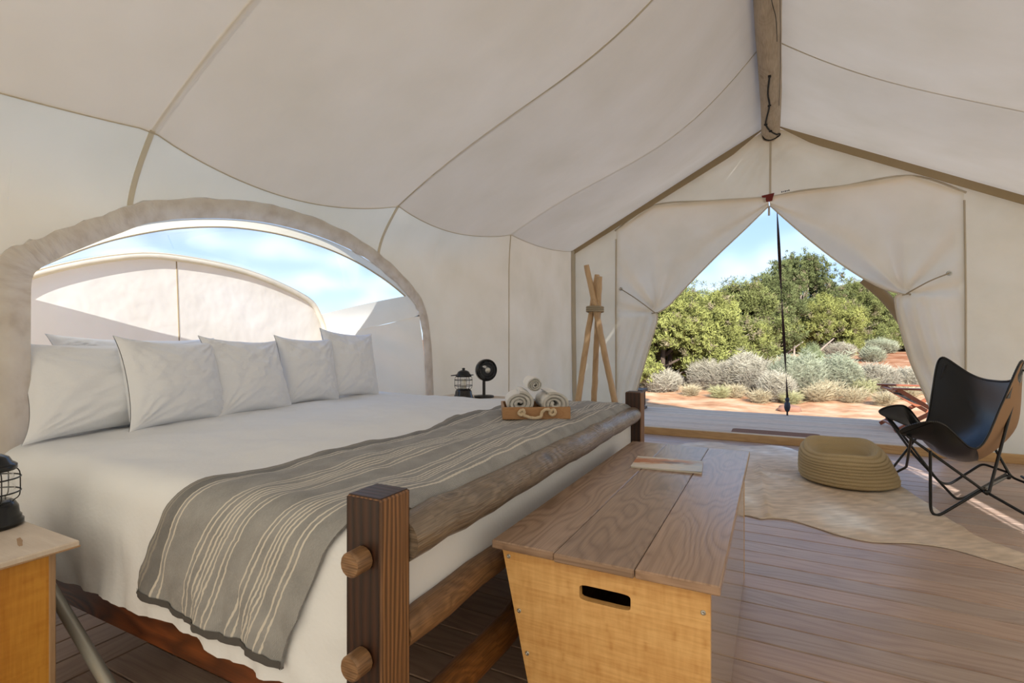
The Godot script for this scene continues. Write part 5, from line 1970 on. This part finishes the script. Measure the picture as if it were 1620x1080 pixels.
func plants() -> void:
	tufts = [spray(1, 26, 0.115, 0.012, 0.05), spray(2, 26, 0.12, 0.0115, 0.055), spray(3, 28, 0.11, 0.0125, 0.05), spray(4, 14, 0.19, 0.0045, 0.035), spray(5, 12, 0.24, 0.003, 0.02)]
	var green := Color(0.31, 0.315, 0.10)
	var olive := Color(0.25, 0.265, 0.095)
	var deep := Color(0.18, 0.20, 0.08)
	var rows := [
		["tall open juniper with bare limbs behind the twisted strap", 1.05, -27.5, 4.75, 4.4, 12, 3900, deep],
		["low spreading juniper at the left edge of the doorway view", -2.9, -15.0, 2.75, 3.2, 21, 4300, green],
		["rounded bright juniper second from the left edge of the doorway", -1.75, -16.4, 2.75, 2.9, 32, 4200, green],
		["juniper with a dark gap under it between the bright ones and the tall one", -1.0, -20.0, 3.2, 3.0, 43, 3500, olive],
		["dark slim juniper just left of the twisted strap", -0.15, -23.5, 3.7, 2.6, 55, 3000, deep],
		["broad juniper with pale twisted limbs right of the tall one", 3.5, -31.0, 3.6, 4.6, 64, 4600, olive],
		["round juniper beside the right-hand flap edge", 5.9, -33.0, 3.5, 4.8, 75, 4600, olive],
		["thick low juniper under the tall one, right of the strap", 2.0, -26.0, 2.5, 3.4, 86, 4400, green],
		["juniper behind the right flap, its crown just in the gap", 8.6, -34.0, 3.6, 4.6, 97, 3200, olive],
		["juniper closing the gap far behind the tall one", 0.3, -38.0, 4.0, 6.0, 108, 3200, deep],
		["far juniper in the row behind the round ones", 4.8, -42.0, 3.8, 7.0, 119, 3200, deep],
		["far juniper behind the left-hand bright ones", -4.2, -24.0, 3.6, 5.0, 130, 3600, olive],
	]
	for k in rows:
		juniper(k[0], k[1], k[2], k[3], k[4], k[5], k[6], k[7])
	var grey := [Color(0.28, 0.235, 0.18), Color(0.56, 0.51, 0.39)]
	var sage := [Color(0.25, 0.22, 0.15), Color(0.48, 0.50, 0.35)]
	var straw := [Color(0.42, 0.33, 0.2), Color(0.62, 0.54, 0.36)]
	var lime := [Color(0.36, 0.33, 0.17), Color(0.52, 0.50, 0.27)]
	var bushes := [
		["sagebrush", "large dry grey brush left of the twisted strap", -0.62, -14.7, 0.92, 1.6, 201, 2600, grey],
		["sagebrush", "dry grey brush at the foot of the bright junipers", -1.55, -14.9, 0.75, 1.4, 202, 1800, grey],
		["sagebrush", "large silvery green sagebrush right of the twisted strap", 0.50, -14.4, 0.98, 1.5, 203, 2800, sage],
		["sagebrush", "silvery sagebrush right of the largest one", 1.38, -14.9, 0.92, 1.3, 204, 2200, sage],
		["sagebrush", "small grey brush between the two large clumps", 0.05, -13.6, 0.6, 0.9, 205, 1100, grey],
		["sagebrush", "pale dry brush at the right end of the row", 2.25, -15.4, 0.62, 1.3, 206, 1400, grey],
		["sagebrush", "green leafy bush rising behind the sagebrush row", 1.05, -18.5, 0.85, 0.7, 207, 900, [Color(0.16, 0.18, 0.08), Color(0.34, 0.38, 0.2)]],
		["sagebrush", "low dry brush near the deck chair", 3.0, -15.6, 0.55, 1.2, 208, 1000, grey],
		["sagebrush", "grey brush under the low spreading juniper", -2.7, -14.2, 0.5, 1.2, 209, 1000, grey],
		["sagebrush", "small brush far off on the red ground", 3.2, -22.5, 0.5, 0.9, 210, 600, sage],
		["sagebrush", "far pale brush at the foot of the round juniper", 4.2, -27.5, 0.6, 1.8, 211, 800, sage],
		["sagebrush", "far brush at the foot of the broad juniper", 2.4, -24.5, 0.5, 1.4, 212, 700, grey],
	]
	for k in bushes: sagebrush(k[0], k[1], "shrub", k[2], k[3], k[4], k[5], k[6], k[7], k[8], "sage")
	var r := RandomNumberGenerator.new()
	r.seed = 77
	var spots := [[-0.3, -13.2, 0.34], [0.9, -13.7, 0.5], [1.6, -13.9, 0.42], [-1.2, -13.5, 0.3], [1.15, -14.0, 0.55], [2.15, -13.6, 0.32], [0.35, -13.3, 0.28], [-0.85, -13.8, 0.4], [2.7, -14.4, 0.34], [1.9, -14.6, 0.5], [-1.9, -13.7, 0.3], [3.3, -17.5, 0.4]]
	var names := [
		"small straw tuft just left of the strap's foot", "straw grass tuft before the large silvery sagebrush", "straw grass tuft before the second silvery sagebrush", "lime-green grass tuft left of the dry grey brush",
		"tall straw tuft between the two silvery sagebrushes", "straw tuft on bare ground before the pale dry brush", "lime-green small tuft just right of the strap's foot", "straw tuft before the large dry grey brush",
		"straw tuft near the tip of the deck chair's arm", "lime-green tuft beside the pale dry brush", "straw tuft before the brush at the foot of the bright junipers", "straw tuft standing apart on the red ground further back"]
	for i in spots.size():
		var q = spots[i]
		sagebrush("grass_tuft", names[i], "grass tuft", q[0], q[1], q[2] * 0.8, q[2] * 1.3, 300 + i, 90, lime if names[i].begins_with("lime") else straw, "straw", "grass tufts by the brush")
	# stones and dead sticks
	var stones := [[0.30, -12.4, 0.2, "flat pale stone beside the foot of the twisted strap"], [-1.15, -10.1, 0.09, "dark small stone in the shade left of the strap"], [-0.12, -10.6, 0.11, "stone at the point of the shadow beyond the deck"], [1.25, -11.6, 0.07, "small stone on the orange ground right of the strap"]]
	for k in stones:
		var s := mb()
		var f := func(u: float, v: float) -> Vector3:
			var a := -u * TAU
			var b := (v - 0.5) * PI
			var d := Vector3(cos(a) * cos(b), sin(b), sin(a) * cos(b))
			return d * k[2] * (1.0 + 0.3 * nz.get_noise_3d(d.x * 1.5 + k[0], d.y * 1.5, d.z * 1.5)) * Vector3(1.2, 0.5, 0.8)
		grid(s, 14, 8, f)
		var o := obj("stone", s, M.stone)
		o.position = Vector3(k[0], soil_y(k[0], k[1]) + k[2] * 0.2, k[1])
		tag(o, k[3], "stone")
	for k in 3:
		var s := mb()
		var x: float = [0.35, 0.75, 1.45][k]
		var z := -24.2
		var y := soil_y(x, z)
		var e: Vector3 = [Vector3(0.75, 0.62, -0.2), Vector3(-0.06, 0.85, 0.0), Vector3(0.7, 0.75, 0.1)][k]
		tube(s, spline([Vector3(x, y, z), Vector3(x, y, z) + e * 0.5 + Vector3(0.03, 0.05, 0), Vector3(x, y, z) + e], 4), [0.045, 0.045, 0.04, 0.04, 0.035, 0.03, 0.03, 0.025, 0.02], 7)
		tag(obj("dead_branch", s, M.dead_wood), ["bleached dead branch leaning low under the tall juniper", "bleached dead branch standing upright under the tall juniper", "bleached dead branch sloping right under the tall juniper"][k], "branch")
